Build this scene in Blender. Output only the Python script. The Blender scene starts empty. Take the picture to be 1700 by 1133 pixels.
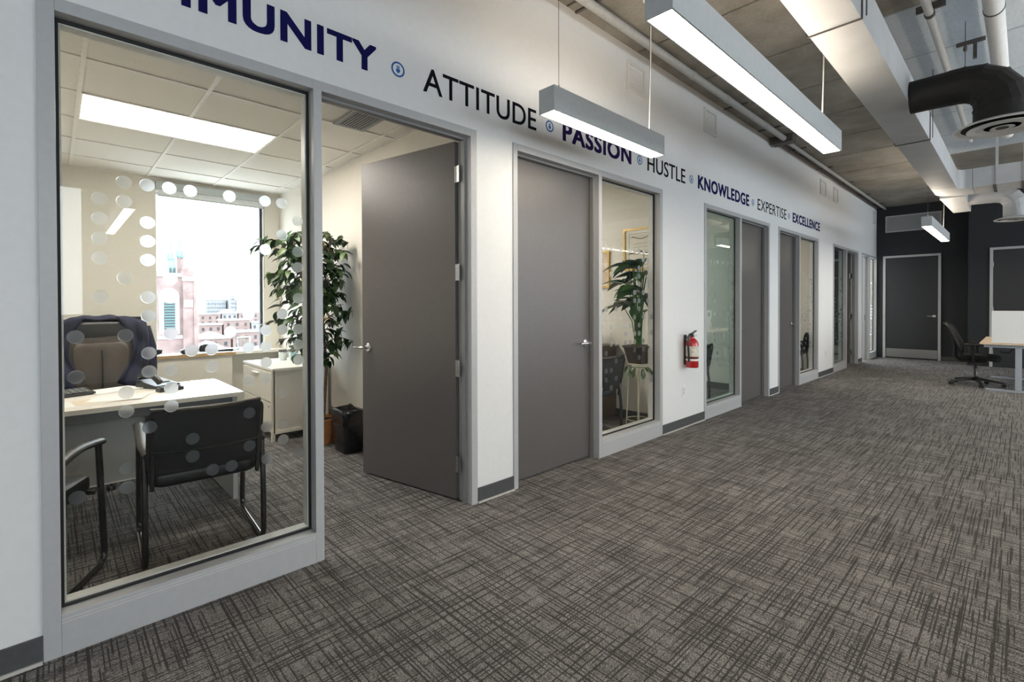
import bpy, bmesh, math, random
from mathutils import Vector, Matrix
random.seed(7)
S = bpy.context.scene
COL = S.collection
pi = math.pi

# ------------------------------------------------------------------ camera
cam_d = bpy.data.cameras.new('camera'); cam = bpy.data.objects.new('camera', cam_d); COL.objects.link(cam)
YAW, PIT, ROL = math.radians(46.510), math.radians(-0.5515), math.radians(-0.1627)
_f = Vector((-math.sin(YAW)*math.cos(PIT), math.cos(YAW)*math.cos(PIT), math.sin(PIT)))
_r = Vector((math.cos(YAW), math.sin(YAW), 0)); _u = _r.cross(_f)
_r2 = math.cos(ROL)*_r + math.sin(ROL)*_u; _u2 = -math.sin(ROL)*_r + math.cos(ROL)*_u
m = Matrix.Identity(4)
for i in range(3):
    m[i][0] = _r2[i]; m[i][1] = _u2[i]; m[i][2] = -_f[i]
m[0][3], m[1][3], m[2][3] = 2.4996, 0.0, 1.3304
cam.matrix_world = m
cam_d.sensor_width = 36.0; cam_d.lens = 803.1/1700*36; cam_d.shift_y = -(566.5-514.0)/1700
cam_d.clip_start = 0.05; cam_d.clip_end = 2000
S.camera = cam
CY = S.cycles
CY.max_bounces = 8; CY.diffuse_bounces = 4; CY.glossy_bounces = 4; CY.transmission_bounces = 6; CY.transparent_max_bounces = 16
CY.caustics_reflective = False; CY.caustics_refractive = False

# ------------------------------------------------------------------ world, daylight, exposure
W = bpy.data.worlds.new('overcast_sky'); S.world = W; W.use_nodes = True
wn = W.node_tree.nodes; wn.clear()
wo = wn.new('ShaderNodeOutputWorld'); wb = wn.new('ShaderNodeBackground')
wb.inputs['Color'].default_value = (0.86, 0.93, 1.0, 1); wb.inputs['Strength'].default_value = 3.3
W.node_tree.links.new(wb.outputs[0], wo.inputs[0])
V = S.view_settings
V.view_transform = 'Standard'; V.look = 'None'; V.exposure = 1.45; V.gamma = 1.0; V.use_curve_mapping = False
RIGHT_X = 8.2
RIGHT_WINDOWS = [(-4.6, -2.6), (-1.85, 0.40), (4.3, 6.3), (6.9, 8.9), (9.5, 11.5), (12.0, 14.0)]
RW_Z = (1.15, 3.35)
def portal(name, loc, rot, sx, sy):
    L = bpy.data.lights.new(name, 'AREA'); L.shape = 'RECTANGLE'; L.size = sx; L.size_y = sy
    L.cycles.is_portal = True
    o = bpy.data.objects.new(name, L); COL.objects.link(o); o.location = loc; o.rotation_euler = rot
    return o
for i, (a, b) in enumerate(RIGHT_WINDOWS):
    portal('daylight_portal', (RIGHT_X+0.05, (a+b)/2, sum(RW_Z)/2), (0, pi/2, 0), RW_Z[1]-RW_Z[0], b-a)
for yc in (1.375, 3.065, 6.81, 8.52, 13.9):
    portal('daylight_portal', (-4.24, yc, 1.68), (0, -pi/2, 0), 1.84, 1.1)

# ------------------------------------------------------------------ materials
MATS = {}
def new_mat(name):
    mt = bpy.data.materials.new(name); mt.use_nodes = True
    nt = mt.node_tree; nt.nodes.clear()
    out = nt.nodes.new('ShaderNodeOutputMaterial')
    MATS[name] = mt
    return mt, nt, out
def pmat(name, col, rough=0.5, metal=0.0, var=0.06, scale=30.0, bump=0.0, bscale=200.0, spec=0.5, stretch=None, sheen=0.0, emit=None, estr=0.0, coat=0.0):
    mt, nt, out = new_mat(name)
    N = nt.nodes; L = nt.links
    b = N.new('ShaderNodeBsdfPrincipled'); L.new(b.outputs[0], out.inputs[0])
    tc = N.new('ShaderNodeTexCoord'); mp = N.new('ShaderNodeMapping'); L.new(tc.outputs['Object'], mp.inputs[0])
    if stretch: mp.inputs['Scale'].default_value = stretch
    nz = N.new('ShaderNodeTexNoise'); nz.inputs['Scale'].default_value = scale; nz.inputs['Detail'].default_value = 4
    L.new(mp.outputs[0], nz.inputs['Vector'])
    cr = N.new('ShaderNodeValToRGB')
    lo = [max(0, c*(1-var)) for c in col]; hi = [min(1, c*(1+var)) for c in col]
    cr.color_ramp.elements[0].position = 0.3; cr.color_ramp.elements[1].position = 0.7
    cr.color_ramp.elements[0].color = (*lo, 1); cr.color_ramp.elements[1].color = (*hi, 1)
    L.new(nz.outputs['Fac'], cr.inputs[0]); L.new(cr.outputs[0], b.inputs['Base Color'])
    b.inputs['Roughness'].default_value = rough; b.inputs['Metallic'].default_value = metal
    b.inputs['Specular IOR Level'].default_value = spec
    if coat: b.inputs['Coat Weight'].default_value = coat
    if sheen: b.inputs['Sheen Weight'].default_value = sheen
    if bump:
        n2 = N.new('ShaderNodeTexNoise'); n2.inputs['Scale'].default_value = bscale; n2.inputs['Detail'].default_value = 3
        L.new(mp.outputs[0], n2.inputs['Vector'])
        bp = N.new('ShaderNodeBump'); bp.inputs['Strength'].default_value = bump; bp.inputs['Distance'].default_value = 0.01
        L.new(n2.outputs['Fac'], bp.inputs['Height']); L.new(bp.outputs[0], b.inputs['Normal'])
    if emit:
        b.inputs['Emission Color'].default_value = (*emit, 1); b.inputs['Emission Strength'].default_value = estr
    return mt
def glass_mat(name, tint, base=0.045, refl=1.0):
    mt, nt, out = new_mat(name); N = nt.nodes; L = nt.links
    g = N.new('ShaderNodeNewGeometry'); d = N.new('ShaderNodeVectorMath'); d.operation = 'DOT_PRODUCT'
    L.new(g.outputs['Incoming'], d.inputs[0]); L.new(g.outputs['Normal'], d.inputs[1])
    a = N.new('ShaderNodeMath'); a.operation = 'ABSOLUTE'; L.new(d.outputs['Value'], a.inputs[0])
    s = N.new('ShaderNodeMath'); s.operation = 'SUBTRACT'; s.inputs[0].default_value = 1; L.new(a.outputs[0], s.inputs[1])
    p = N.new('ShaderNodeMath'); p.operation = 'POWER'; p.inputs[1].default_value = 5; L.new(s.outputs[0], p.inputs[0])
    k = N.new('ShaderNodeMath'); k.operation = 'MULTIPLY_ADD'; k.inputs[1].default_value = (1-base)*refl; k.inputs[2].default_value = base
    L.new(p.outputs[0], k.inputs[0])
    t = N.new('ShaderNodeBsdfTransparent'); t.inputs[0].default_value = (*tint, 1)
    gl = N.new('ShaderNodeBsdfGlossy'); gl.inputs['Roughness'].default_value = 0.0; gl.inputs[0].default_value = (1, 1, 1, 1)
    mx = N.new('ShaderNodeMixShader'); L.new(k.outputs[0], mx.inputs[0]); L.new(t.outputs[0], mx.inputs[1]); L.new(gl.outputs[0], mx.inputs[2])
    L.new(mx.outputs[0], out.inputs[0]); return mt
def emat(name, col, strength):
    mt, nt, out = new_mat(name); N = nt.nodes; L = nt.links
    e = N.new('ShaderNodeEmission'); e.inputs[0].default_value = (*col, 1); e.inputs[1].default_value = strength
    L.new(e.outputs[0], out.inputs[0]); return mt
def film_mat(name, col, clear):
    mt, nt, out = new_mat(name); N = nt.nodes; L = nt.links
    t = N.new('ShaderNodeBsdfTransparent'); d = N.new('ShaderNodeBsdfDiffuse'); d.inputs[0].default_value = (*col, 1)
    tr = N.new('ShaderNodeBsdfRefraction'); tr.inputs[0].default_value = (0.96, 0.98, 1.0, 1); tr.inputs['Roughness'].default_value = 0.40; tr.inputs['IOR'].default_value = 1.18
    nz = N.new('ShaderNodeTexNoise'); nz.inputs['Scale'].default_value = 900
    r0 = N.new('ShaderNodeMapRange'); r0.inputs['To Min'].default_value = 0.94; r0.inputs['To Max'].default_value = 0.97; L.new(nz.outputs['Fac'], r0.inputs[0])
    a = N.new('ShaderNodeMixShader'); L.new(r0.outputs[0], a.inputs[0]); L.new(d.outputs[0], a.inputs[1]); L.new(tr.outputs[0], a.inputs[2])
    b = N.new('ShaderNodeMixShader'); b.inputs[0].default_value = clear; L.new(a.outputs[0], b.inputs[1]); L.new(t.outputs[0], b.inputs[2])
    L.new(b.outputs[0], out.inputs[0]); return mt

def carpet_mat():
    mt, nt, out = new_mat('carpet'); N = nt.nodes; L = nt.links
    b = N.new('ShaderNodeBsdfPrincipled'); L.new(b.outputs[0], out.inputs[0]); b.inputs['Roughness'].default_value = 0.95
    b.inputs['Specular IOR Level'].default_value = 0.12
    g = N.new('ShaderNodeNewGeometry')
    def noise(sx, sy, scale, det=2.0, rough=0.5):
        mp = N.new('ShaderNodeMapping'); mp.inputs['Scale'].default_value = (sx, sy, 1); L.new(g.outputs['Position'], mp.inputs[0])
        n = N.new('ShaderNodeTexNoise'); n.inputs['Scale'].default_value = scale; n.inputs['Detail'].default_value = det; n.inputs['Roughness'].default_value = rough
        L.new(mp.outputs[0], n.inputs['Vector']); return n.outputs['Fac']
    def ramp(sock, a, c):
        r = N.new('ShaderNodeMapRange'); r.inputs['From Min'].default_value = a; r.inputs['From Max'].default_value = c; L.new(sock, r.inputs[0]); return r.outputs[0]
    def op(kind, x, y):
        q = N.new('ShaderNodeMath'); q.operation = kind
        for i, z in enumerate((x, y)):
            if isinstance(z, (int, float)): q.inputs[i].default_value = z
            else: L.new(z, q.inputs[i])
        return q.outputs[0]
    def lines(sock, c, w):
        return op('SUBTRACT', 1.0, ramp(op('ABSOLUTE', op('SUBTRACT', sock, c), 0), 0.0, w))
    sep = N.new('ShaderNodeSeparateXYZ'); L.new(g.outputs['Position'], sep.inputs[0])
    def hatch(across, along, freq, lf, width, thr, seed):
        u = op('MULTIPLY', across, freq); cell = op('FLOOR', u, 0); fr = op('FRACT', u, 0)
        cb = N.new('ShaderNodeCombineXYZ'); L.new(op('MULTIPLY', cell, 7.31), cb.inputs[0]); L.new(op('MULTIPLY', along, lf), cb.inputs[1]); cb.inputs[2].default_value = seed
        n = N.new('ShaderNodeTexNoise'); n.inputs['Scale'].default_value = 1.0; n.inputs['Detail'].default_value = 1.0; L.new(cb.outputs[0], n.inputs['Vector'])
        on = ramp(n.outputs['Fac'], thr, thr+0.06)
        edge = op('SUBTRACT', 1.0, ramp(op('ABSOLUTE', op('SUBTRACT', fr, 0.5), 0), width*0.7, width))
        return op('MULTIPLY', on, edge)
    X_, Y_ = sep.outputs[0], sep.outputs[1]
    ln = op('MAXIMUM', op('MAXIMUM', hatch(X_, Y_, 29, 2.4, 0.13, 0.47, 3.1), hatch(Y_, X_, 29, 2.4, 0.13, 0.47, 8.7)),
            op('MAXIMUM', hatch(X_, Y_, 67, 3.6, 0.20, 0.51, 15.3), hatch(Y_, X_, 67, 3.6, 0.20, 0.51, 22.9)))
    nx, ny = noise(2.4, 30, 1.0, 2.0, .55), noise(30, 2.4, 1.0, 2.0, .55)
    band = op('MULTIPLY', op('ADD', ramp(nx, 0.33, 0.62), ramp(ny, 0.33, 0.62)), 0.5)
    yarn = ramp(noise(1, 1, 230, 1.5, .7), 0.36, 0.64)
    yarn2 = ramp(noise(1.8, 0.6, 120, 1.5, .7), 0.34, 0.66)
    big = ramp(noise(1, 1, 1.6, 2.0), 0.25, 0.75)
    body = op('ADD', op('MULTIPLY', yarn, 0.55), op('MULTIPLY', yarn2, 0.45))
    lum = op('MULTIPLY', op('ADD', op('MULTIPLY', band, 0.40), 0.58), op('SUBTRACT', 1.0, op('MULTIPLY', ln, 0.56)))
    lum = op('MULTIPLY', lum, op('ADD', op('MULTIPLY', body, 1.25), 0.22))
    lum = op('MULTIPLY', lum, op('ADD', op('MULTIPLY', big, 0.22), 0.9))
    cr = N.new('ShaderNodeValToRGB'); e = cr.color_ramp.elements
    e[0].position = 0.0; e[0].color = (0.018, 0.0178, 0.0175, 1); e[1].position = 1.0; e[1].color = (0.34, 0.325, 0.312, 1)
    k = e.new(0.40); k.color = (0.080, 0.0755, 0.073, 1)
    L.new(lum, cr.inputs[0]); L.new(cr.outputs[0], b.inputs['Base Color'])
    bp = N.new('ShaderNodeBump'); bp.inputs['Strength'].default_value = 0.5; bp.inputs['Distance'].default_value = 0.004
    L.new(lum, bp.inputs['Height']); L.new(bp.outputs[0], b.inputs['Normal'])
    return mt
carpet_mat()
def concrete_mat(name, lo, hi, scale=1.3):
    mt, nt, out = new_mat(name); N = nt.nodes; L = nt.links
    b = N.new('ShaderNodeBsdfPrincipled'); L.new(b.outputs[0], out.inputs[0]); b.inputs['Roughness'].default_value = 0.9
    g = N.new('ShaderNodeNewGeometry')
    n = N.new('ShaderNodeTexNoise'); n.inputs['Scale'].default_value = scale; n.inputs['Detail'].default_value = 6; n.inputs['Roughness'].default_value = 0.65
    L.new(g.outputs['Position'], n.inputs['Vector'])
    cr = N.new('ShaderNodeValToRGB'); cr.color_ramp.elements[0].position = 0.35; cr.color_ramp.elements[1].position = 0.68
    cr.color_ramp.elements[0].color = (*lo, 1); cr.color_ramp.elements[1].color = (*hi, 1)
    L.new(n.outputs['Fac'], cr.inputs[0])
    n2 = N.new('ShaderNodeTexNoise'); n2.inputs['Scale'].default_value = 60; n2.inputs['Detail'].default_value = 3; L.new(g.outputs['Position'], n2.inputs['Vector'])
    mx = N.new('ShaderNodeMix'); mx.data_type = 'RGBA'; mx.blend_type = 'MULTIPLY'; mx.inputs[0].default_value = 0.35
    L.new(cr.outputs[0], mx.inputs[6]); L.new(n2.outputs['Fac'], mx.inputs[7]); L.new(mx.outputs[2], b.inputs['Base Color'])
    bp = N.new('ShaderNodeBump'); bp.inputs['Strength'].default_value = 0.3; bp.inputs['Distance'].default_value = 0.01
    L.new(n2.outputs['Fac'], bp.inputs['Height']); L.new(bp.outputs[0], b.inputs['Normal']); return mt
concrete_mat('raw_concrete', (0.23, 0.21, 0.18), (0.43, 0.395, 0.345))
concrete_mat('daylit_concrete', (0.64, 0.71, 0.78), (0.77, 0.84, 0.91), 0.8)  # same concrete with window daylight put into its colour

pmat('wall_paint', (0.80, 0.80, 0.80), 0.75, var=0.015, bump=0.05, bscale=300)
pmat('cream_paint', (0.78, 0.74, 0.66), 0.75, var=0.02, bump=0.05, bscale=300)
pmat('charcoal_paint', (0.017, 0.0185, 0.0225), 0.7, var=0.12, bump=0.05, bscale=300)
pmat('frame_metal', (0.47, 0.475, 0.485), 0.38, var=0.03, spec=0.5)
pmat('frame_metal_dark', (0.25, 0.25, 0.25), 0.4, var=0.03)
pmat('gasket', (0.008, 0.008, 0.008), 0.6)
pmat('bead', (0.74, 0.72, 0.68), 0.4)
pmat('baseboard', (0.075, 0.078, 0.080), 0.5, var=0.1)
pmat('caulk', (0.55, 0.53, 0.50), 0.7)
pmat('door_paint', (0.120, 0.110, 0.108), 0.31, var=0.06, scale=60, bump=0.14, bscale=500, spec=0.65)
pmat('dark_door_paint', (0.024, 0.025, 0.029), 0.5, var=0.08, bump=0.1, bscale=500)
pmat('chrome', (0.72, 0.72, 0.72), 0.22, metal=1.0, var=0.04)
pmat('brushed_steel', (0.40, 0.39, 0.38), 0.38, metal=1.0, var=0.12, stretch=(1, 1, 12), scale=12)
pmat('galvanised', (0.52, 0.53, 0.545), 0.55, metal=0.25, var=0.06, scale=4)
pmat('duct_black', (0.010, 0.0098, 0.0095), 0.65, var=0.2, scale=8)
pmat('seam_dark', (0.06, 0.06, 0.06), 0.7)
pmat('pipe_grey', (0.40, 0.40, 0.39), 0.5, var=0.08)
pmat('pipe_white', (0.72, 0.74, 0.76), 0.5, var=0.04)
pmat('steel_dark', (0.10, 0.09, 0.085), 0.6, var=0.2)
pmat('fixture_body', (0.56, 0.59, 0.61), 0.45, var=0.03)
pmat('white_plastic', (0.82, 0.82, 0.80), 0.4, var=0.02)
pmat('vent_paint', (0.74, 0.735, 0.725), 0.55, var=0.02)
pmat('grille_grey', (0.30, 0.31, 0.31), 0.55, var=0.05, scale=200)
pmat('navy_vinyl', (0.008, 0.008, 0.080), 0.8, var=0.05, spec=0.1)
pmat('purple_vinyl', (0.020, 0.008, 0.070), 0.8, var=0.05, spec=0.1)
pmat('black_vinyl', (0.007, 0.007, 0.012), 0.8, var=0.05, spec=0.1)
pmat('blue_vinyl', (0.02, 0.10, 0.33), 0.4, var=0.05)
pmat('pale_vinyl', (0.72, 0.80, 0.86), 0.4, var=0.03)
pmat('tile_white', (0.80, 0.77, 0.71), 0.85, var=0.03, scale=120, bump=0.25, bscale=120)
pmat('tee_white', (0.84, 0.81, 0.76), 0.5)
pmat('laminate_white', (0.86, 0.81, 0.74), 0.35, var=0.02)
pmat('laminate_edge', (0.70, 0.64, 0.55), 0.45, var=0.04)
pmat('laminate_grey', (0.40, 0.395, 0.38), 0.55, var=0.06, scale=120)
pmat('laminate_dark', (0.12, 0.12, 0.12), 0.5, var=0.06)
pmat('cream_metal', (0.76, 0.71, 0.62), 0.45, var=0.02)
pmat('sill_wood', (0.55, 0.36, 0.16), 0.45, var=0.12, scale=12, stretch=(1, 0.1, 1))
pmat('brown_wood', (0.085, 0.052, 0.034), 0.4, var=0.3, scale=10, stretch=(1, 1, 8))
pmat('black_leather', (0.007, 0.007, 0.008), 0.36, var=0.2, scale=60, bump=0.2, bscale=180)
pmat('brown_leather', (0.055, 0.042, 0.032), 0.4, var=0.25, scale=14, bump=0.2, bscale=120)
pmat('black_fabric', (0.006, 0.006, 0.007), 0.85, var=0.25, scale=300, bump=0.3, bscale=600)
pmat('black_mesh', (0.016, 0.016, 0.018), 0.7, var=0.3, scale=400)
pmat('black_plastic', (0.012, 0.012, 0.013), 0.35, var=0.1)
pmat('black_metal', (0.014, 0.013, 0.013), 0.25, var=0.1, coat=0.5)
pmat('navy_cloth', (0.0055, 0.0085, 0.034), 0.7, var=0.35, scale=9, bump=0.5, bscale=25)
pmat('paper', (0.86, 0.85, 0.82), 0.7, var=0.02)
pmat('paper_tan', (0.70, 0.60, 0.46), 0.7, var=0.04)
pmat('bin_bag', (0.010, 0.010, 0.011), 0.22, var=0.2, bump=0.6, bscale=40)
pmat('terracotta', (0.42, 0.17, 0.06), 0.7, var=0.15, scale=20)
pmat('soil', (0.05, 0.035, 0.025), 0.95, var=0.4, scale=60, bump=0.8, bscale=80)
pmat('bark', (0.15, 0.10, 0.065), 0.85, var=0.3, scale=30, bump=0.6, bscale=60)
pmat('leaf_dark', (0.020, 0.055, 0.016), 0.38, var=0.45, scale=8)
pmat('leaf_mid', (0.048, 0.115, 0.030), 0.38, var=0.4, scale=8)
pmat('leaf_light', (0.14, 0.22, 0.07), 0.42, var=0.3, scale=8)
pmat('leaf_lily', (0.022, 0.060, 0.020), 0.32, var=0.45, scale=6)
pmat('blossom', (0.62, 0.40, 0.08), 0.7, var=0.3, scale=50)
pmat('gold_frame', (0.60, 0.40, 0.13), 0.35, metal=0.6, var=0.12)
pmat('pot_brown', (0.045, 0.030, 0.024), 0.35, var=0.2)
pmat('wire_cream', (0.55, 0.50, 0.36), 0.5)
pmat('extinguisher_red', (0.46, 0.012, 0.015), 0.28, var=0.05, coat=0.6)
pmat('desk_metal', (0.42, 0.46, 0.52), 0.4, metal=0.2, var=0.03)
pmat('maple_top', (0.74, 0.60, 0.44), 0.4, var=0.05)
pmat('divider_fabric', (0.80, 0.82, 0.84), 0.8, var=0.02, scale=200)
pmat('blind', (0.52, 0.56, 0.56), 0.55, var=0.03)
pmat('window_dark', (0.03, 0.035, 0.045), 0.4)
pmat('window_white', (0.82, 0.84, 0.86), 0.45)
pmat('church_stone', (0.225, 0.160, 0.152), 0.9, var=0.28, scale=0.35)
pmat('church_trim', (0.40, 0.38, 0.365), 0.9, var=0.06, scale=0.5)
pmat('copper_green', (0.165, 0.275, 0.265), 0.7, var=0.15, scale=0.6)
pmat('louver_green', (0.07, 0.15, 0.15), 0.6)
pmat('tower_hazed', (0.27, 0.28, 0.29), 0.9, var=0.04, scale=0.1)  # distance haze mixed into the wall colour
pmat('tower_window', (0.16, 0.168, 0.185), 0.5, var=0.1)  # panes lightened by the same haze
pmat('house_brick', (0.22, 0.155, 0.142), 0.9, var=0.15, scale=0.3)
pmat('house_grey', (0.23, 0.225, 0.225), 0.9, var=0.12, scale=0.3)
pmat('snow_roof', (0.40, 0.41, 0.42), 0.9, var=0.05, scale=0.2)
pmat('bare_tree', (0.16, 0.15, 0.15), 0.95, var=0.2, scale=0.4)
pmat('town_ground', (0.27, 0.27, 0.275), 0.95, var=0.2, scale=0.05)
pmat('photo_print', (0.45, 0.45, 0.46), 0.4, var=0.9, scale=14)
pmat('cert_paper', (0.78, 0.73, 0.62), 0.5, var=0.03)
pmat('art_tan', (0.66, 0.52, 0.40), 0.5, var=0.2, scale=9)
pmat('ink', (0.05, 0.045, 0.04), 0.5)
pmat('label_paper', (0.66, 0.62, 0.54), 0.5, var=0.25, scale=45)
pmat('clear_plastic', (0.70, 0.76, 0.76), 0.15, var=0.03)
pmat('teal_plastic', (0.25, 0.42, 0.45), 0.3, var=0.05)
pmat('dark_screen', (0.010, 0.011, 0.013), 0.25)
glass_mat('office_glass', (0.955, 0.965, 0.955), 0.022)
glass_mat('dim_glass', (0.84, 0.92, 0.89), 0.07)
glass_mat('outer_glass', (0.97, 0.985, 0.985), 0.03)
film_mat('frosted_film', (0.86, 0.90, 0.94), 0.12)
film_mat('frosted_film_far', (0.80, 0.86, 0.88), 0.60)
emat('lamp_lens', (1.0, 0.88, 0.70), 11.0)
emat('lamp_uplight', (1.0, 0.86, 0.68), 6.5)
emat('fill_lens', (0.92, 0.97, 1.0), 5.0)  # glow of a lamp added to brighten the third office
emat('troffer_lens', (1.0, 0.93, 0.83), 8.0)

# ------------------------------------------------------------------ mesh helpers
class MB:
    def __init__(s): s.v = []; s.f = []
    def add(s, vs, fs):
        k = len(s.v); s.v += [Vector(p) for p in vs]; s.f += [[i+k for i in f] for f in fs]; return s
    def box(s, x0, x1, y0, y1, z0, z1):
        if x0 > x1: x0, x1 = x1, x0
        if y0 > y1: y0, y1 = y1, y0
        if z0 > z1: z0, z1 = z1, z0
        return s.add([(x0,y0,z0),(x1,y0,z0),(x1,y1,z0),(x0,y1,z0),(x0,y0,z1),(x1,y0,z1),(x1,y1,z1),(x0,y1,z1)],
                     [(3,2,1,0),(4,5,6,7),(0,1,5,4),(1,2,6,5),(2,3,7,6),(3,0,4,7)])
    def hexa(s, pts):   # 4 bottom ccw, 4 top ccw
        return s.add(pts, [(3,2,1,0),(4,5,6,7),(0,1,5,4),(1,2,6,5),(2,3,7,6),(3,0,4,7)])
    def tube(s, path, r, n=10, closed=False, rx=None):
        P = [Vector(p) for p in path]; k0 = len(s.v); R = r if isinstance(r, (list, tuple)) else [r]*len(P)
        up = None
        for i, p in enumerate(P):
            if closed: t = (P[(i+1) % len(P)]-P[i-1])
            elif i == 0: t = P[1]-P[0]
            elif i == len(P)-1: t = P[-1]-P[-2]
            else: t = (P[i+1]-P[i]).normalized()+(P[i]-P[i-1]).normalized()
            t.normalize()
            if up is None: up = Vector((0,0,1)) if abs(t.z) < 0.9 else Vector((1,0,0))
            a = t.cross(up)
            if a.length < 1e-4: a = t.cross(Vector((0,1,0)))
            a.normalize(); b = a.cross(t).normalized(); up = b
            for j in range(n):
                q = 2*pi*j/n
                s.v.append(p + a*(R[i]*math.cos(q)) + b*((rx or 1)*R[i]*math.sin(q)))
        m_ = len(P)
        for i in range(m_ if closed else m_-1):
            for j in range(n):
                A = k0+i*n+j; B = k0+i*n+(j+1) % n; C = k0+((i+1) % m_)*n+(j+1) % n; D = k0+((i+1) % m_)*n+j
                s.f.append([A, B, C, D])
        if not closed:
            s.f.append([k0+j for j in range(n)][::-1]); s.f.append([k0+(m_-1)*n+j for j in range(n)])
        return s
    def lathe(s, prof, c=(0,0,0), n=24, axis='z'):
        k0 = len(s.v); c = Vector(c)
        for (r, h) in prof:
            for j in range(n):
                q = 2*pi*j/n; x, y = r*math.cos(q), r*math.sin(q)
                s.v.append(c + (Vector((x, y, h)) if axis == 'z' else Vector((h, x, y)) if axis == 'x' else Vector((y, h, x))))
        for i in range(len(prof)-1):
            for j in range(n):
                s.f.append([k0+i*n+j, k0+i*n+(j+1) % n, k0+(i+1)*n+(j+1) % n, k0+(i+1)*n+j])
        s.f.append([k0+j for j in range(n)][::-1]); s.f.append([k0+(len(prof)-1)*n+j for j in range(n)])
        return s
    def prism(s, poly, fn, t0, t1):   # poly list of 2d, fn(u,v,t)->xyz
        n = len(poly)
        vs = [fn(u, v, t0) for u, v in poly]+[fn(u, v, t1) for u, v in poly]
        return s.add(vs, [list(range(n))[::-1], list(range(n, 2*n))]+[[i, (i+1) % n, n+(i+1) % n, n+i] for i in range(n)])
    def grid(s, fn, nu, nv):
        vs = [fn(i/nu, j/nv) for j in range(nv+1) for i in range(nu+1)]
        fs = [[j*(nu+1)+i, j*(nu+1)+i+1, (j+1)*(nu+1)+i+1, (j+1)*(nu+1)+i] for j in range(nv) for i in range(nu)]
        return s.add(vs, fs)
    def map(s, fn):
        s.v = [Vector(fn(p)) for p in s.v]; return s
    def mesh(s, name, mat, smooth=False, bevel=0, off=None, solid=0, subd=0):
        me = bpy.data.meshes.new(name)
        o = Vector(off) if off else Vector((0,0,0))
        me.from_pydata([p-o for p in s.v], [], s.f); me.update()
        bm = bmesh.new(); bm.from_mesh(me)
        bmesh.ops.recalc_face_normals(bm, faces=bm.faces)
        if bevel: bmesh.ops.bevel(bm, geom=list(bm.edges), offset=bevel, segments=2, profile=0.6, affect='EDGES', clamp_overlap=True)
        if solid: bmesh.ops.solidify(bm, geom=list(bm.faces), thickness=solid)
        bm.to_mesh(me); bm.free()
        if smooth:
            for p in me.polygons: p.use_smooth = True
            if smooth != 'all':
                me.set_sharp_from_angle(angle=math.radians(38))
        if mat: me.materials.append(MATS[mat])
        return me
def root_of(p):
    o = Vector((0,0,0))
    while p is not None:
        o += p.location; p = p.parent
    return o
def build(mb, name, mat, parent=None, world=True, **k):
    off = root_of(parent) if (parent is not None and world) else None
    me = mb.mesh(name, mat, off=off, **k)
    o = bpy.data.objects.new(name, me); COL.objects.link(o)
    if parent is not None: o.parent = parent
    return o
def tag(o, label, cat=None, group=None, kind=None):
    o['label'] = label
    if cat: o['category'] = cat
    if group: o['group'] = group
    if kind: o['kind'] = kind
    return o
def thing(name, loc, label, cat, group=None, kind=None, rz=0):
    o = bpy.data.objects.new(name, None); COL.objects.link(o); o.location = loc; o.rotation_euler = (0, 0, rz)
    o.empty_display_size = 0.1
    return tag(o, label, cat, group, kind)
def part(mb, name, mat, parent, label=None, **k):
    o = build(mb, name, mat, parent, **k)
    if label: o['label'] = label
    return o
def share(name, me, parent, loc=(0,0,0), rot=(0,0,0), sc=(1,1,1)):
    o = bpy.data.objects.new(name, me); COL.objects.link(o); o.parent = parent
    o.location = Vector(loc)-(root_of(parent) if parent else Vector((0,0,0))); o.rotation_euler = rot; o.scale = sc
    return o
def copy_tree(o, parent=None):
    c = o.copy(); COL.objects.link(c); c.parent = parent
    for ch in list(o.children): copy_tree(ch, c)
    return c
B = lambda *a: MB().box(*a)

# ------------------------------------------------------------------ the shell
CEIL = 3.71; OC = 2.74; FAR = 14.95
FR = [  # (y0, y1, mullion0, mullion1, door_first)
    (-0.037, 2.052, 0.975, 1.018, False), (2.389, 4.473, 3.402, 3.447, True),
    (5.415, 7.493, 6.423, 6.475, False), (7.863, 9.926, 8.840, 8.888, True),
    (10.914, 12.970, 11.900, 11.965, False), (13.340, 14.945, 14.10, 14.16, True)]
FT = 2.49; ST = 0.05; WX = -0.010; WB = -0.13
PART = [2.22, 4.944, 7.678, 10.42, 13.155]   # partition centre lines
PT = 0.10                                   # half thickness

floor = build(B(-4.2, RIGHT_X+0.2, -5.2, 15.2, -0.12, 0), 'floor', 'carpet'); tag(floor, 'grey brown woven carpet running through corridor and offices', 'floor', kind='structure')
wl = MB(); ys = [-5.2]+[q for f in FR for q in (f[0], f[1])]+[FAR]
for i in range(0, len(ys), 2):
    if ys[i+1]-ys[i] > 0.012: wl.box(WB, WX, ys[i], ys[i+1], 0, FT)
wl.box(WB, WX, -5.2, FAR, FT, CEIL)
wall_left = build(wl, 'wall_left', 'wall_paint'); tag(wall_left, 'long white corridor wall with office fronts and lettering', 'wall', kind='structure')
bb = 0
for a, b in [(-5.0, -0.037), (2.052, 2.389), (4.473, 5.415), (7.493, 7.863), (9.926, 10.914), (12.970, 13.340)]:
    bb += 1
    o = build(B(WX, WX+0.012, a+0.002, b-0.002, 0.012, 0.100), 'baseboard_left', 'baseboard')
    tag(o, ['charcoal baseboard left of the first office window', 'short charcoal baseboard between the two nearest doors', 'charcoal baseboard under the fire extinguisher', 'short charcoal baseboard between the third and fourth offices', 'charcoal baseboard right of the fourth office window', 'short charcoal baseboard between the two farthest office fronts'][bb-1], 'baseboard', kind='structure')
    part(B(WX+0.012, WX+0.020, a+0.002, b-0.002, 0.0, 0.012), 'edge_strip', 'caulk', o)
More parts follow.
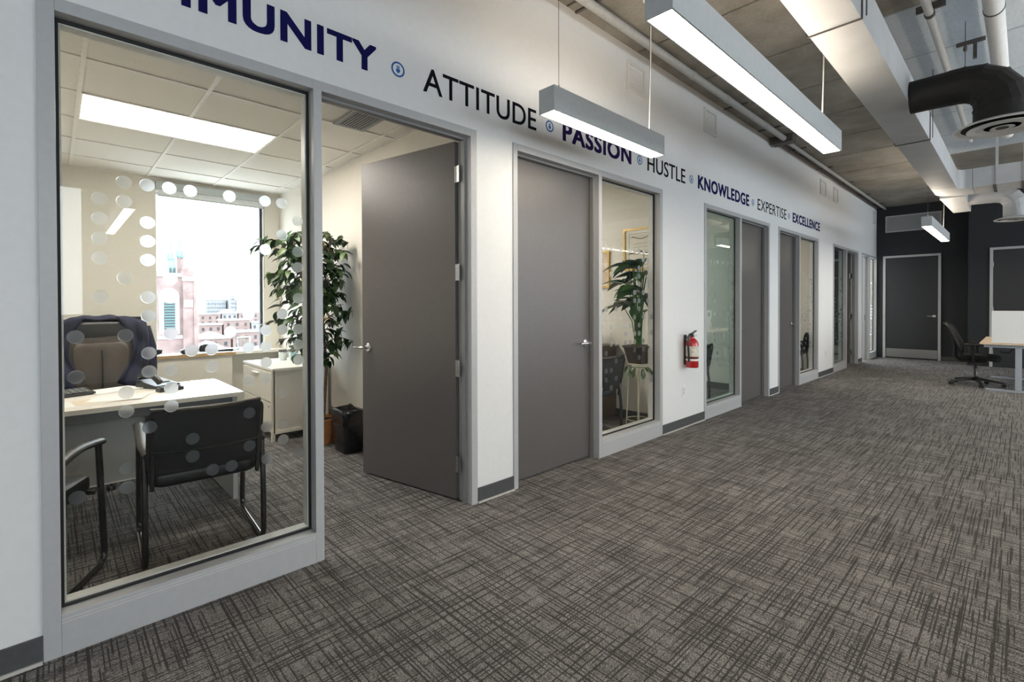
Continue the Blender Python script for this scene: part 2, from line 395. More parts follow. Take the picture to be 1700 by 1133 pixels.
# far wall: recessed part with the door, nearer part with the second door
wf = MB(); wf.box(WB, 1.70, FAR, FAR+0.15, 0, CEIL)
wall_far = build(wf, 'wall_far', 'charcoal_paint'); tag(wall_far, 'charcoal end wall around the grey door with kick plate', 'wall', kind='structure')
wall_far2 = build(B(1.70, RIGHT_X+0.2, 14.30, FAR+0.15, 0, CEIL), 'wall_far_projection', 'charcoal_paint'); tag(wall_far2, 'charcoal end wall standing forward behind the desk', 'wall', kind='structure')
# right wall with windows, back wall
wr = MB(); last = -5.2
for a, b in RIGHT_WINDOWS:
    wr.box(RIGHT_X, RIGHT_X+0.2, last, a, 0, CEIL); wr.box(RIGHT_X, RIGHT_X+0.2, a, b, 0, RW_Z[0]); wr.box(RIGHT_X, RIGHT_X+0.2, a, b, RW_Z[1], CEIL); last = b
wr.box(RIGHT_X, RIGHT_X+0.2, last, 15.1, 0, CEIL)
tag(build(wr, 'wall_right', 'wall_paint'), 'white outer wall with a row of tall windows', 'wall', kind='structure')
tag(build(B(-4.2, RIGHT_X+0.2, -5.2, -5.0, 0, CEIL), 'wall_back', 'wall_paint'), 'white wall closing the office floor behind the viewer', 'wall', kind='structure')
for i, (a, b) in enumerate(RIGHT_WINDOWS):
    w = thing('window_%d' % (i+20), (RIGHT_X+0.1, (a+b)/2, RW_Z[0]), 'white framed outer window in the right wall, %s from the rear' % ['first', 'second', 'third', 'fourth', 'fifth', 'sixth', 'seventh'][i], 'window', kind='structure')
    fm = MB()
    for yy in (a, (a+b)/2-0.02, b-0.04): fm.box(RIGHT_X+0.06, RIGHT_X+0.12, yy, yy+0.04, *RW_Z)
    fm.box(RIGHT_X+0.06, RIGHT_X+0.12, a, b, RW_Z[0], RW_Z[0]+0.04); fm.box(RIGHT_X+0.06, RIGHT_X+0.12, a, b, RW_Z[1]-0.04, RW_Z[1])
    part(fm, 'window_frame', 'window_white', w)
    part(B(RIGHT_X+0.085, RIGHT_X+0.095, a, b, *RW_Z), 'glass_pane', 'outer_glass', w)
# concrete deck of planks
ceiling = thing('ceiling', (0, 0, CEIL), 'exposed concrete plank ceiling above corridor with joints and pipes', 'ceiling', kind='structure')
seams = [-5.2, -4.1, -3.08, -2.06, -1.04, -0.02, 1.0, 2.0, 3.0, 4.02, 5.03, 6.05, 7.10, 8.14, 9.19, 10.42, 11.45, 12.5, 13.6, 15.1]
for i in range(len(seams)-1):
    a, b = seams[i], seams[i+1]; g = 0.016 if i % 2 == 1 else 0.006
    part(B(-0.2, 1.395, a+g, b-g, CEIL, CEIL+0.16), 'concrete_plank', 'raw_concrete', ceiling, bevel=0.006)
    part(B(1.405, RIGHT_X+0.2, a+g, b-g, CEIL, CEIL+0.16), 'concrete_plank', 'daylit_concrete' if 5.0 < (a+b)/2 < 10.4 else 'raw_concrete', ceiling, bevel=0.006)  # lighter planks carry the daylight on the ceiling in their colour
part(B(-0.2, RIGHT_X+0.2, -5.2, 15.1, CEIL+0.15, CEIL+0.25), 'deck_topping', 'seam_dark', ceiling)

# ------------------------------------------------------------------ offices: back wall, partitions, lay-in ceilings
BX = -4.07
WIN1 = (0.825, 1.925, 0.76, 2.60)
ow = MB()
REAR = [WIN1[:2], (2.515, 3.615), (6.26, 7.36), (7.97, 9.07), (13.4, 14.4)]
_l = -1.0
for a, b in REAR:
    ow.box(BX-0.16, BX, _l, a, 0, 3.0); ow.box(BX-0.16, BX, a, b, 0, WIN1[2]); ow.box(BX-0.16, BX, a, b, WIN1[3], 3.0); _l = b
ow.box(BX-0.16, BX, _l, 15.1, 0, 3.0)
tag(build(ow, 'wall_office_rear', 'cream_paint'), 'cream rear wall of the offices around the street window', 'wall', kind='structure')
PLAB = ['cream partition wall behind the leafy tree', 'cream partition wall carrying the framed certificates', 'partition wall at the end of the dim third office', 'cream partition wall behind the fourth office glass', 'partition wall of the dark fifth office']
tag(build(B(BX, WB, -0.62, -0.50, 0, 3.0), 'wall_partition', 'cream_paint'), 'cream partition wall left of the near office desk', 'wall', kind='structure')
for i, y in enumerate(PART):
    o = build(B(BX, WB, y-PT, y+PT, 0, 3.0), 'wall_partition', 'cream_paint'); tag(o, PLAB[i], 'wall', kind='structure')
    part(MB().box(BX, WB, y-PT-0.01, y-PT, 0, 0.10).box(BX, WB, y+PT, y+PT+0.01, 0, 0.10), 'baseboard', 'baseboard', o)
tile_me = {}
def tile_mesh(dx, dy):
    k = (round(dx, 3), round(dy, 3))
    if k not in tile_me: tile_me[k] = B(-dx/2, dx/2, -dy/2, dy/2, 0, 0.015).mesh('ceiling_tile', 'tile_white', bevel=0.004)
    return tile_me[k]
def lay_in(y0, y1, label, yl, xl, lit):
    c = thing('ceiling', ((BX+WB)/2, (y0+y1)/2, OC), label, 'ceiling', kind='structure')
    ly = [y0]+[q for q in yl if y0+0.03 < q < y1-0.03]+[y1]; lxx = [BX]+[q for q in xl if BX < q < WB]+[WB]
    tee = MB()
    for q in ly:
        if lit and lit[2]+0.05 < q < lit[3]-0.05: tee.box(BX, lit[0], q-0.012, q+0.012, OC-0.004, OC+0.006).box(lit[1], WB, q-0.012, q+0.012, OC-0.004, OC+0.006)
        else: tee.box(BX, WB, q-0.012, q+0.012, OC-0.004, OC+0.006)
    for q in lxx: tee.box(q-0.012, q+0.012, y0, y1, OC-0.0045, OC+0.0055)
    part(tee, 'tee_grid', 'tee_white', c)
    part(B(BX, WB, y0, y1, OC+0.06, OC+0.07), 'plenum_board', 'tile_white', c)
    for i in range(len(lxx)-1):
        for j in range(len(ly)-1):
            xa, xb, ya, yb = lxx[i], lxx[i+1], ly[j], ly[j+1]
            if lit and lit[0]-0.02 < (xa+xb)/2 < lit[1]+0.02 and lit[2]-0.02 < (ya+yb)/2 < lit[3]+0.02: continue
            share('ceiling_tile', tile_mesh(xb-xa-0.012, yb-ya-0.012), c, ((xa+xb)/2, (ya+yb)/2, OC+0.004))
    return c
def troffer(x0, x1, y0, y1, label, lens='troffer_lens'):
    t = thing('ceiling_light', ((x0+x1)/2, (y0+y1)/2, OC), label, 'ceiling light', 'recessed office ceiling lights')
    part(B(x0+0.02, x1-0.02, y0+0.02, y1-0.02, OC+0.002, OC+0.008), 'lens', lens, t, 'glowing white lens')
    fr = MB(); fr.box(x0+0.005, x0+0.02, y0+0.005, y1-0.005, OC-0.001, OC+0.03).box(x1-0.02, x1-0.005, y0+0.005, y1-0.005, OC-0.001, OC+0.03)
    fr.box(x0+0.02, x1-0.02, y0+0.005, y0+0.02, OC-0.001, OC+0.03).box(x0+0.02, x1-0.02, y1-0.02, y1-0.005, OC-0.001, OC+0.03)
    part(fr, 'lens_frame', 'tee_white', t)
    return t
XG = [-3.595, -2.99, -2.385, -1.78, -1.175, -0.57]
YG0 = [-0.47, 0.137, 0.757, 1.378, 2.0]
bounds = [-0.50]+PART+[FAR]
OLAB = ['near office', 'second office', 'dim third office', 'fourth office', 'dark fifth office', 'farthest office']
lit_of = {}
for i in range(6):
    y0 = bounds[i] + (PT if i else 0); y1 = bounds[i+1] - (PT if i < 5 else 0)
    if i == 0: yl = YG0; lit = (-2.385, -1.78, 0.137, 1.378)
    else:
        c0 = (y0+y1)/2; yl = [c0-1.24, c0-0.62, c0, c0+0.62, c0+1.24]
        lit = (-2.385, -1.78, c0-0.62, c0+0.62) if i in (1, 2, 3, 5) else None
        if i == 5: yl = [c0-0.62, c0, c0+0.62]
    lay_in(y0, y1, 'white tiled lay-in ceiling of the '+OLAB[i], yl, XG, lit)
    if lit: troffer(*lit, ('added fill' if i == 2 else 'bright')+' rectangular light panel in the %s ceiling' % OLAB[i], 'fill_lens' if i == 2 else 'troffer_lens')  # third office panel is an added fill light

# supply grille in the near office ceiling
g = thing('ceiling_vent', (-0.87, 1.69, OC), 'grey slotted air grille in near office ceiling above the open door', 'vent')
part(B(-1.13, -0.60, 1.60, 1.80, OC-0.010, OC-0.006), 'grille_backing', 'seam_dark', g)
for k in range(9):
    part(B(-1.13, -0.60, 1.603+k*0.0225, 1.613+k*0.0225, OC-0.016, OC-0.010), 'slat', 'grille_grey', g)
part(MB().box(-1.16, -0.57, 1.575, 1.60, OC-0.014, OC-0.006).box(-1.16, -0.57, 1.80, 1.825, OC-0.014, OC-0.006).box(-1.16, -1.13, 1.60, 1.80, OC-0.014, OC-0.006).box(-0.60, -0.57, 1.60, 1.80, OC-0.014, OC-0.006), 'grille_frame', 'grille_grey', g)

# ------------------------------------------------------------------ office fronts
DOTS = [(0,0),(0,6),(0,8),(1,10),(1,12),(1,13),(1,14),(1,15),(2,0),(2,4),(2,5),(2,8),(2,1),(2,11),(2,15),(2,16),(3,3),(3,6),(3,7),(3,9),(3,10),(3,12),(3,13),(3,14),(3,16),(4,4),(4,5),(4,6),(4,11),(4,16),(4,8),(4,10),(5,1),(5,2),(5,5),(5,7),(5,16),(6,0),(6,5),(6,6),(6,7),(7,0),(7,8),(7,16),(8,1),(8,3),(8,5),(8,7),(8,9),(9,0),(9,2),(9,5),(9,6),(9,7),(9,8),(9,13),(9,16),(10,1),(10,2),(10,4),(10,8),(10,9),(10,14),(10,16),(11,0),(11,6),(11,7),(11,8),(11,10),(11,12),(11,13),(11,15)]
dot_me = MB().lathe([(0.0255, 0), (0.0265, 0.0003), (0.0265, 0.0007), (0.0255, 0.001)], n=24, axis='x').mesh('frosted_dot', 'frosted_film')
dot_small = MB().lathe([(0.0255, 0), (0.0255, 0.001)], n=12, axis='x').mesh('frosted_dot', 'frosted_film_far')
FX = -0.140           # back of the frame
def lever(parent, o, u, n, name='lever_handle'):
    """o: point on the door face, u: along lever, n: out of the door"""
    o, u, n = Vector(o), Vector(u).normalized(), Vector(n).normalized()
    up = Vector((0, 0, 1))
    mb = MB(); mb.lathe([(0.034, 0), (0.034, 0.006), (0.030, 0.010), (0.014, 0.012), (0.012, 0.050), (0.013, 0.056)], n=24)
    mb.map(lambda p: o + u*p.x + up*p.y + n*p.z)
    h = part(mb, name, 'chrome', parent, 'satin chrome lever', smooth=True)
    path = [o+n*0.045, o+n*0.052+u*0.012, o+n*0.054+u*0.04, o+n*0.052+u*0.085, o+n*0.046+u*0.118]
    mb = MB().tube(path, [0.011, 0.0115, 0.0105, 0.0095, 0.008], n=12); part(mb, 'lever_arm', 'chrome', h, smooth=True)
    return h
def hinge(parent, z, p, u, n):
    p, u, n = Vector((p[0], p[1], z)), Vector(u).normalized(), Vector(n).normalized()
    up = Vector((0,0,1))
    h = part(MB().tube([p-up*0.055, p+up*0.055], 0.008, n=12), 'hinge', 'brushed_steel', parent, 'steel butt hinge', smooth=True)
    for a, nm in ((0.006, 'hinge_leaf'), ):
        mb = B(0.004, 0.046, -0.0015, 0.0015, -0.055, 0.055); mb.map(lambda q: p+u*q.x+n*q.y+up*q.z); part(mb, nm, 'brushed_steel', h)
        mb = B(0.004, 0.046, -0.0015, 0.0015, -0.055, 0.055); mb.map(lambda q: p+Vector((0.75, -0.15, 0)).normalized()*q.x+Vector((0.15, 0.75, 0))*q.y+up*q.z); part(mb, nm, 'brushed_steel', h)
    return h
WLAB = ['large clear office window with frosted dots beside the open near door', 'narrow office window with frosted dots showing a potted plant', 'dim greenish office window right of the fire extinguisher', 'office window showing a cream wall and black chair, fourth along', 'dark narrow office window, fifth along the corridor', 'farthest office window next to the end wall']
DLAB = ['grey flush door standing open into the near office', 'closed grey flush door with lever, left of the plant window', 'closed grey door of the third office, right of its dim window', 'closed grey door of the fourth office, left of its window', 'grey door standing open in the fifth office front', 'open doorway of the farthest office']
for i, (y0, y1, m0, m1, dfirst) in enumerate(FR):
    wa, wb = (m1, y1) if dfirst else (y0, m0)      # window span (outer)
    da, db = (y0, m0) if dfirst else (m1, y1)      # door span (outer)
    # window frame
    w = thing('window_%d' % (i+1), (-0.07, (wa+wb)/2, 0), WLAB[i], 'window', kind='structure')
    ga, gb = (wa, wb-ST) if dfirst else (wa+ST, wb)     # clear opening between frame faces
    if dfirst: part(B(FX, 0, wb-ST, wb, 0, FT), 'frame_stile', 'frame_metal', w, bevel=0.002)
    else: part(B(FX, 0, wa, wa+ST, 0, FT), 'frame_stile', 'frame_metal', w, bevel=0.002)
    part(B(FX, 0, ga, gb, FT-ST, FT), 'frame_head', 'frame_metal', w, bevel=0.002)
    part(B(FX, 0, ga, gb, 0, 0.156), 'sill_panel', 'frame_metal', w, bevel=0.002)
    if i < 4: part(MB().box(0, 0.0012, ga+0.001, gb-0.001, 0.126, 0.1275).box(0, 0.0012, ga+0.001, gb-0.001, 0.138, 0.1395), 'sill_groove', 'bead', w)
    zb, zt = 0.156, FT-ST
    gx = -0.070
    gk = MB(); k = 0.010
    gk.box(gx-0.007, gx+0.007, ga, ga+k, zb, zt).box(gx-0.007, gx+0.007, gb-k, gb, zb, zt).box(gx-0.007, gx+0.007, ga+k, gb-k, zb, zb+k).box(gx-0.007, gx+0.007, ga+k, gb-k, zt-k, zt)
    part(gk, 'gasket', 'gasket', w)
    bd = MB(); k2 = 0.016
    bd.box(FX+0.01, gx-0.0075, ga, ga+k2, zb, zt).box(FX+0.01, gx-0.0075, gb-k2, gb, zb, zt).box(FX+0.01, gx-0.0075, ga+k2, gb-k2, zb, zb+k2).box(FX+0.01, gx-0.0075, ga+k2, gb-k2, zt-k2, zt)
    part(bd, 'glazing_bead', 'bead', w)
    pane = part(B(gx-0.003, gx+0.003, ga+0.004, gb-0.004, zb+0.004, zt-0.004), 'glass_pane', 'dim_glass' if i in (2, 4) else 'office_glass', w)
    for (c, r) in DOTS:
        yy = ga+0.05+0.0775*c if not dfirst else gb-0.05-0.0775*c
        if i == 5: yy = ga+0.04+c*(gb-ga-0.08)/11
        share('frosted_dot', dot_me if i < 1 else dot_small, pane, (gx+0.0032, yy, 0.572+0.0795*r))
    # door frame and leaf
    d = thing('door_%d' % (i+1), (-0.07, (da+db)/2, 0), DLAB[i], 'door', kind='structure')
    if dfirst: part(B(FX, 0, da, da+ST*0.85, 0, FT), 'door_jamb', 'frame_metal', d, bevel=0.002); oa, ob = da+ST*0.85, db
    else: part(B(FX, 0, db-ST, db, 0, FT), 'door_jamb', 'frame_metal', d, bevel=0.002); oa, ob = da, db-ST
    part(B(FX, 0, m0, m1, 0, FT), 'mullion', 'frame_metal', d, bevel=0.002)
    part(B(FX, 0, oa, ob, FT-ST, FT), 'frame_head', 'frame_metal', d, bevel=0.002)
    st = MB(); st.box(-0.088, -0.052, oa, oa+0.015, 0, FT-ST).box(-0.088, -0.052, ob-0.015, ob, 0, FT-ST).box(-0.088, -0.052, oa+0.015, ob-0.015, FT-ST-0.015, FT-ST)
    part(st, 'door_stop', 'frame_metal_dark', d)
    zt = FT-ST-0.006
    if i in (1, 2, 3):
        leaf = part(B(-0.135, -0.092, oa+0.003, ob-0.003, 0.012, zt), 'door_leaf', 'door_paint', d, 'grey painted slab', bevel=0.002)
        if i in (1, 3): lever(leaf, (-0.092, ob-0.070, 1.00), (0, -1, 0), (1, 0, 0))
        else: lever(leaf, (-0.092, oa+0.070, 1.00), (0, 1, 0), (1, 0, 0))
    elif i == 0:
        H = Vector((-0.142, ob-0.006, 0)); u = Vector((-0.9775, -0.211, 0)).normalized(); n = Vector((-u.y, u.x, 0)); n = n if n.y < 0 else -n
        mb = B(0.0, 0.968, -0.0, 0.044, 0.012, zt).map(lambda p: H + u*p.x + n*(0.022-p.y) + Vector((0,0,p.z)))
        leaf = part(mb, 'door_leaf', 'door_paint', d, 'grey painted slab', bevel=0.002)
        lever(leaf, H+u*0.898+n*0.022+Vector((0,0,1.0)), u, n)
        lever(leaf, H+u*0.898-n*0.022+Vector((0,0,1.0)), -u, -n)
        for z in (0.25, 0.90, 1.55, 2.21): hinge(leaf, z, (H+n*0.016+Vector((0.004, 0, 0)))[:2], n*-1, u)
        part(B(0, 0.0015, -0.014, 0.014, 0.94, 1.06).map(lambda p: H+u*0.9685+n*p.y+u*p.x+Vector((0,0,p.z))), 'latch_plate', 'brushed_steel', leaf)
    elif i == 4:
        H = Vector((-0.150, ob-0.006, 0))
        leaf = part(B(H.x-0.94, H.x, H.y-0.044, H.y, 0.012, zt), 'door_leaf', 'door_paint', d, 'grey painted slab', bevel=0.002)
        lever(leaf, (H.x-0.87, H.y-0.044, 1.0), (1, 0, 0), (0, -1, 0))
        for z in (0.25, 1.05, 1.95): hinge(leaf, z, (H.x+0.006, H.y-0.040), (0, 1, 0), (1, 0, 0))
    else:
        H = Vector((-0.150, oa+0.006, 0))
        leaf = part(B(H.x-0.66, H.x, H.y, H.y+0.044, 0.012, zt), 'door_leaf', 'door_paint', d, 'grey painted slab', bevel=0.002)
        lever(leaf, (H.x-0.60, H.y+0.044, 1.0), (1, 0, 0), (0, 1, 0))
        part(B(-0.096, -0.060, ob-0.0025, ob, 0.93, 1.07), 'strike_plate', 'black_metal', d)

# doors of the end wall
def end_door(no, x0, x1, yw, label, lever_side, kick):
    d = thing('door_%d' % no, ((x0+x1)/2, yw-0.02, 0), label, 'door', kind='structure')
    part(B(x0, x0+ST, yw-0.03, yw, 0, 2.50), 'door_jamb', 'frame_metal', d, bevel=0.002); part(B(x1-ST, x1, yw-0.03, yw, 0, 2.50), 'door_jamb', 'frame_metal', d, bevel=0.002)
    part(B(x0+ST, x1-ST, yw-0.03, yw, 2.45, 2.50), 'frame_head', 'frame_metal', d, bevel=0.002)
    lf = part(B(x0+ST+0.003, x1-ST-0.003, yw-0.012, yw-0.002, 0.012, 2.445), 'door_leaf', 'dark_door_paint', d, 'charcoal painted slab')
    if kick: part(B(x0+ST+0.01, x1-ST-0.01, yw-0.014, yw-0.012, 0.03, 0.235), 'kick_plate', 'brushed_steel', lf, 'brushed steel kick plate')
    lever(lf, ((x1-ST-0.07) if lever_side > 0 else (x0+ST+0.07), yw-0.012, 1.03), (-lever_side, 0, 0), (0, -1, 0))
    if lever_side > 0 and not kick:
        for z in (0.3, 1.2, 2.15): part(MB().tube([(x0+ST, yw-0.034, z-0.05), (x0+ST, yw-0.034, z+0.05)], 0.009, n=8), 'hinge', 'brushed_steel', lf, smooth=True)
end_door(7, 0.127, 1.207, FAR, 'charcoal door with steel kick plate in the end wall', 1, True)
end_door(8, 2.03, 3.05, 14.30, 'second charcoal door in pale frame behind the desk divider', 1, False)
tag(build(B(1.21, 1.70, FAR-0.012, FAR, 0.0, 0.10), 'baseboard_far', 'baseboard'), 'dark baseboard right of the end door', 'baseboard', kind='structure')
v = thing('wall_vent', (0.66, FAR-0.02, 3.08), 'wide grey return grille above the end wall door', 'vent')
part(B(0.19, 1.19, FAR-0.012, FAR-0.002, 3.10, 3.46), 'grille_backing', 'grille_grey', v)
for k in range(14): part(B(0.215, 1.165, FAR-0.022, FAR-0.012, 3.122+k*0.0235, 3.134+k*0.0235), 'slat', 'grille_grey', v)
part(MB().box(0.17, 1.21, FAR-0.024, FAR-0.002, 3.08, 3.105).box(0.17, 1.21, FAR-0.024, FAR-0.002, 3.455, 3.48).box(0.17, 0.195, FAR-0.024, FAR-0.002, 3.105, 3.455).box(1.185, 1.21, FAR-0.024, FAR-0.002, 3.105, 3.455), 'grille_frame', 'frame_metal', v)

# ------------------------------------------------------------------ wall lettering
def word(text, ya, yb, mat, bold, label, z0=2.632, z1=2.782):
    cu = bpy.data.curves.new('lettering', 'FONT'); cu.body = text; cu.size = 1.0; cu.fill_mode = 'BOTH'
    cu.extrude = 0.002; cu.resolution_u = 5; cu.space_character = 1.0 + (0.10 if bold > 0.01 else 0.03)
    tmp = bpy.data.objects.new('lettering_tmp', cu); COL.objects.link(tmp)
    dg = bpy.context.evaluated_depsgraph_get(); me = bpy.data.meshes.new_from_object(tmp.evaluated_get(dg))
    bpy.data.objects.remove(tmp)
    bm = bmesh.new(); bm.from_mesh(me); bmesh.ops.remove_doubles(bm, verts=bm.verts, dist=1e-5); bm.verts.ensure_lookup_table()
    seen = set(); isl = []
    for v0 in bm.verts:
        if v0.index in seen: continue
        st_ = [v0]; comp = []; seen.add(v0.index)
        while st_:
            q = st_.pop(); comp.append(q)
            for e in q.link_edges:
                w_ = e.other_vert(q)
                if w_.index not in seen: seen.add(w_.index); st_.append(w_)
        isl.append(comp)
    isl.sort(key=lambda c: min(q.co.x for q in c))
    flat = [q for q in isl]
    xs = [q.co.x for q in bm.verts]; hs = [q.co.y for c in isl for q in c if True]
    # cap height from flat letters
    caps = [(min(q.co.y for q in c), max(q.co.y for q in c)) for c in isl]
    lo = sorted(a for a, b in caps)[len(caps)//2]; hi = sorted(b for a, b in caps)[len(caps)//2]
    X0, X1 = min(xs), max(xs)
    root = thing('wall_lettering', (WX, (ya+yb)/2, z0), label, 'lettering', 'words painted along the corridor wall')
    for c in isl:
        idx = {q.index: k for k, q in enumerate(c)}
        vs = [(0.0012+q.co.z*0.35, ya+(q.co.x-X0)/(X1-X0)*(yb-ya)-(ya+yb)/2, (q.co.y-lo)/(hi-lo)*(z1-z0)) for q in c]
        fs = [[idx[q.index] for q in f.verts] for f in bm.faces if f.verts[0].index in idx]
        if bold > 0:
            ky = bold*(yb-ya)/(X1-X0); kz = bold*0.75*(z1-z0)/(hi-lo); v2, f2 = [], []
            for q in range(8):
                dy, dz = ky*(1, 1, 0, -1, -1, -1, 0, 1)[q], kz*(0, 1, 1, 1, 0, -1, -1, -1)[q]
                f2 += [[w_+len(v2) for w_ in f] for f in fs]; v2 += [(p[0]+0.00016*q, p[1]*0.99+dy, p[2]*(1-2*kz/(z1-z0))+kz+dz) for p in vs]
            vs, fs = v2, f2
        lm = bpy.data.meshes.new('letter'); lm.from_pydata(vs, [], fs); lm.update(); lm.materials.append(MATS[mat])
        o = bpy.data.objects.new('letter', lm); COL.objects.link(o); o.parent = root
    bm.free(); return root
word('COMMUNITY', -0.060, 1.333, 'navy_vinyl', 0.031, 'bold navy word COMMUNITY above the large near window')
word('ATTITUDE', 1.638, 2.638, 'black_vinyl', 0.006, 'thin black word ATTITUDE above the open door')
word('PASSION', 2.941, 3.911, 'purple_vinyl', 0.031, 'bold dark purple word PASSION behind the small pendant lamp')
word('HUSTLE', 4.195, 4.964, 'black_vinyl', 0.006, 'thin black word HUSTLE right of the small pendant lamp')
word('KNOWLEDGE', 5.261, 6.738, 'navy_vinyl', 0.031, 'bold navy word KNOWLEDGE above the dim office window')
word('EXPERTISE', 7.043, 8.220, 'black_vinyl', -0.006, 'thin dark word EXPERTISE between the two farther bold words')
word('EXCELLENCE', 8.519, 10.017, 'navy_vinyl', 0.031, 'bold navy word EXCELLENCE, last along the wall')
LG = ['before ATTITUDE', 'between ATTITUDE and PASSION', 'between PASSION and HUSTLE', 'between HUSTLE and KNOWLEDGE', 'between KNOWLEDGE and EXPERTISE', 'between EXPERTISE and EXCELLENCE']
for i, y in enumerate([1.47, 2.785, 4.06, 5.103, 6.875, 8.345]):
    t = thing('round_emblem', (WX, y, 2.704), 'small blue ringed emblem on wall '+LG[i], 'emblem', 'ringed emblems between the wall words')
    R = 0.044
    ring = MB(); n = 32
    vs = []
    for r, x in ((R, 0.0005), (R, 0.0015), (R*0.76, 0.0015), (R*0.76, 0.0005)):
        vs += [(x, r*math.cos(2*pi*j/n), r*math.sin(2*pi*j/n)) for j in range(n)]
    ring.add(vs, [[k*n+j, k*n+(j+1) % n, ((k+1) % 4)*n+(j+1) % n, ((k+1) % 4)*n+j] for k in range(4) for j in range(n)])
    part(ring, 'ring', 'blue_vinyl', t, world=False)
    part(MB().lathe([(R*0.76, 0.0003), (R*0.76, 0.001)], n=32, axis='x'), 'disc', 'pale_vinyl', t, world=False)
    f3 = lambda a, b, c: (c, a, b)
    part(MB().prism([(-0.011, 0.021), (0.011, 0.021), (0.011, 0.016), (-0.011, 0.016)], f3, 0.001, 0.002), 'bar', 'blue_vinyl', t, world=False)
    part(MB().prism([(-0.011, 0.013), (0.011, 0.013), (0.011, 0.007), (-0.011, 0.007)], f3, 0.001, 0.002), 'bar', 'blue_vinyl', t, world=False)
    part(MB().prism([(-0.011, 0.004), (0.011, 0.004), (0.014, -0.010), (0.0, -0.024), (-0.014, -0.010)], f3, 0.001, 0.002), 'arrow', 'blue_vinyl', t, world=False)

# vents high on the corridor wall
VL = ['above PASSION', 'above KNOWLEDGE', 'left of the far pair', 'right of the far pair', 'in the far corner by the end wall']
for i, (a, b) in enumerate([(3.832, 4.141), (5.393, 5.709), (10.006, 10.358), (10.894, 11.207), (14.50, 14.80)]):
    z0, z1 = 3.300, 3.578
    t = thing('wall_vent', (WX, (a+b)/2, z0), 'white square air grille high on wall, '+VL[i], 'vent', 'square grilles high on the corridor wall')
    part(B(WX, WX+0.004, a+0.03, b-0.03, z0+0.03, z1-0.03), 'grille_panel', 'vent_paint', t)
    fr = MB().box(WX, WX+0.022, a, a+0.03, z0, z1).box(WX, WX+0.022, b-0.03, b, z0, z1).box(WX, WX+0.022, a+0.03, b-0.03, z0, z0+0.03).box(WX, WX+0.022, a+0.03, b-0.03, z1-0.03, z1)
    part(fr, 'grille_frame', 'vent_paint', t, bevel=0.002)
    for k in range(9): part(B(WX+0.004, WX+0.008, a+0.034, b-0.034, z0+0.042+k*0.0225, z0+0.048+k*0.0225), 'slat', 'vent_paint', t)

# outlet, fire extinguisher
t = thing('wall_outlet', (WX, 4.93, 0.33), 'white outlet plate below the fire extinguisher', 'outlet')
part(B(WX, WX+0.006, 4.892, 4.966, 0.335, 0.450), 'cover_plate', 'white_plastic', t, bevel=0.002)
part(B(WX+0.006, WX+0.009, 4.912, 4.946, 0.350, 0.435), 'socket_insert', 'vent_paint', t)
part(MB().box(WX+0.009, WX+0.0095, 4.922, 4.924, 0.405, 0.418).box(WX+0.009, WX+0.0095, 4.933, 4.935, 0.405, 0.418).box(WX+0.009, WX+0.0095, 4.922, 4.924, 0.365, 0.378).box(WX+0.009, WX+0.0095, 4.933, 4.935, 0.365, 0.378), 'slot', 'gasket', t)
t = thing('wall_outlet', (WX, 10.42, 0.35), 'small white outlet plate on wall between fourth and fifth offices', 'outlet')
part(B(WX, WX+0.006, 10.38, 10.46, 0.35, 0.47), 'cover_plate', 'white_plastic', t, bevel=0.002)
part(B(WX+0.006, WX+0.009, 10.40, 10.44, 0.365, 0.455), 'socket_insert', 'vent_paint', t)
ex, ey = 0.075, 4.955
t = thing('fire_extinguisher', (ex, ey, 0.655), 'red fire extinguisher with black handle hung on the white wall', 'fire extinguisher')
part(MB().lathe([(0.060, 0.655), (0.064, 0.662), (0.064, 0.905), (0.058, 0.930), (0.040, 0.955), (0.022, 0.968), (0.020, 0.985)], (ex, ey, 0), 28), 'cylinder', 'extinguisher_red', t, smooth=True)
part(MB().lathe([(0.0646, 0.775), (0.0646, 0.885)], (ex, ey, 0), 28), 'label_band', 'label_paper', t, smooth=True)
part(MB().lathe([(0.0655, 0.752), (0.0655, 0.766)], (ex, ey, 0), 28), 'strap', 'black_plastic', t, smooth=True)
part(MB().lathe([(0.0646, 0.728), (0.0646, 0.750)], (ex, ey, 0), 28), 'label_strip', 'paper', t, smooth=True)
part(MB().lathe([(0.020, 0.983), (0.022, 0.990), (0.018, 1.012), (0.010, 1.016)], (ex, ey, 0), 16), 'valve', 'black_metal', t, smooth=True)
part(MB().hexa([(ex-0.01, ey-0.02, 1.008), (ex+0.01, ey-0.02, 1.008), (ex+0.01, ey+0.085, 1.038), (ex-0.01, ey+0.085, 1.038), (ex-0.01, ey-0.02, 1.022), (ex+0.01, ey-0.02, 1.022), (ex+0.01, ey+0.085, 1.050), (ex-0.01, ey+0.085, 1.050)]), 'squeeze_lever', 'black_metal', t)
part(MB().hexa([(ex-0.01, ey-0.01, 0.992), (ex+0.01, ey-0.01, 0.992), (ex+0.01, ey+0.080, 0.985), (ex-0.01, ey+0.080, 0.985), (ex-0.01, ey-0.01, 1.002), (ex+0.01, ey-0.01, 1.002), (ex+0.01, ey+0.080, 0.997), (ex-0.01, ey+0.080, 0.997)]), 'carry_handle', 'black_metal', t)
part(MB().tube([(ex, ey-0.015, 1.0), (ex, ey-0.055, 1.012), (ex, ey-0.088, 0.985), (ex, ey-0.094, 0.92), (ex, ey-0.082, 0.80), (ex, ey-0.074, 0.72)], 0.010, n=10), 'hose', 'black_plastic', t, smooth=True)
part(MB().lathe([(0.015, 0), (0.015, 0.012)], (ex+0.022, ey, 1.0), 16, axis='x'), 'gauge', 'white_plastic', t)
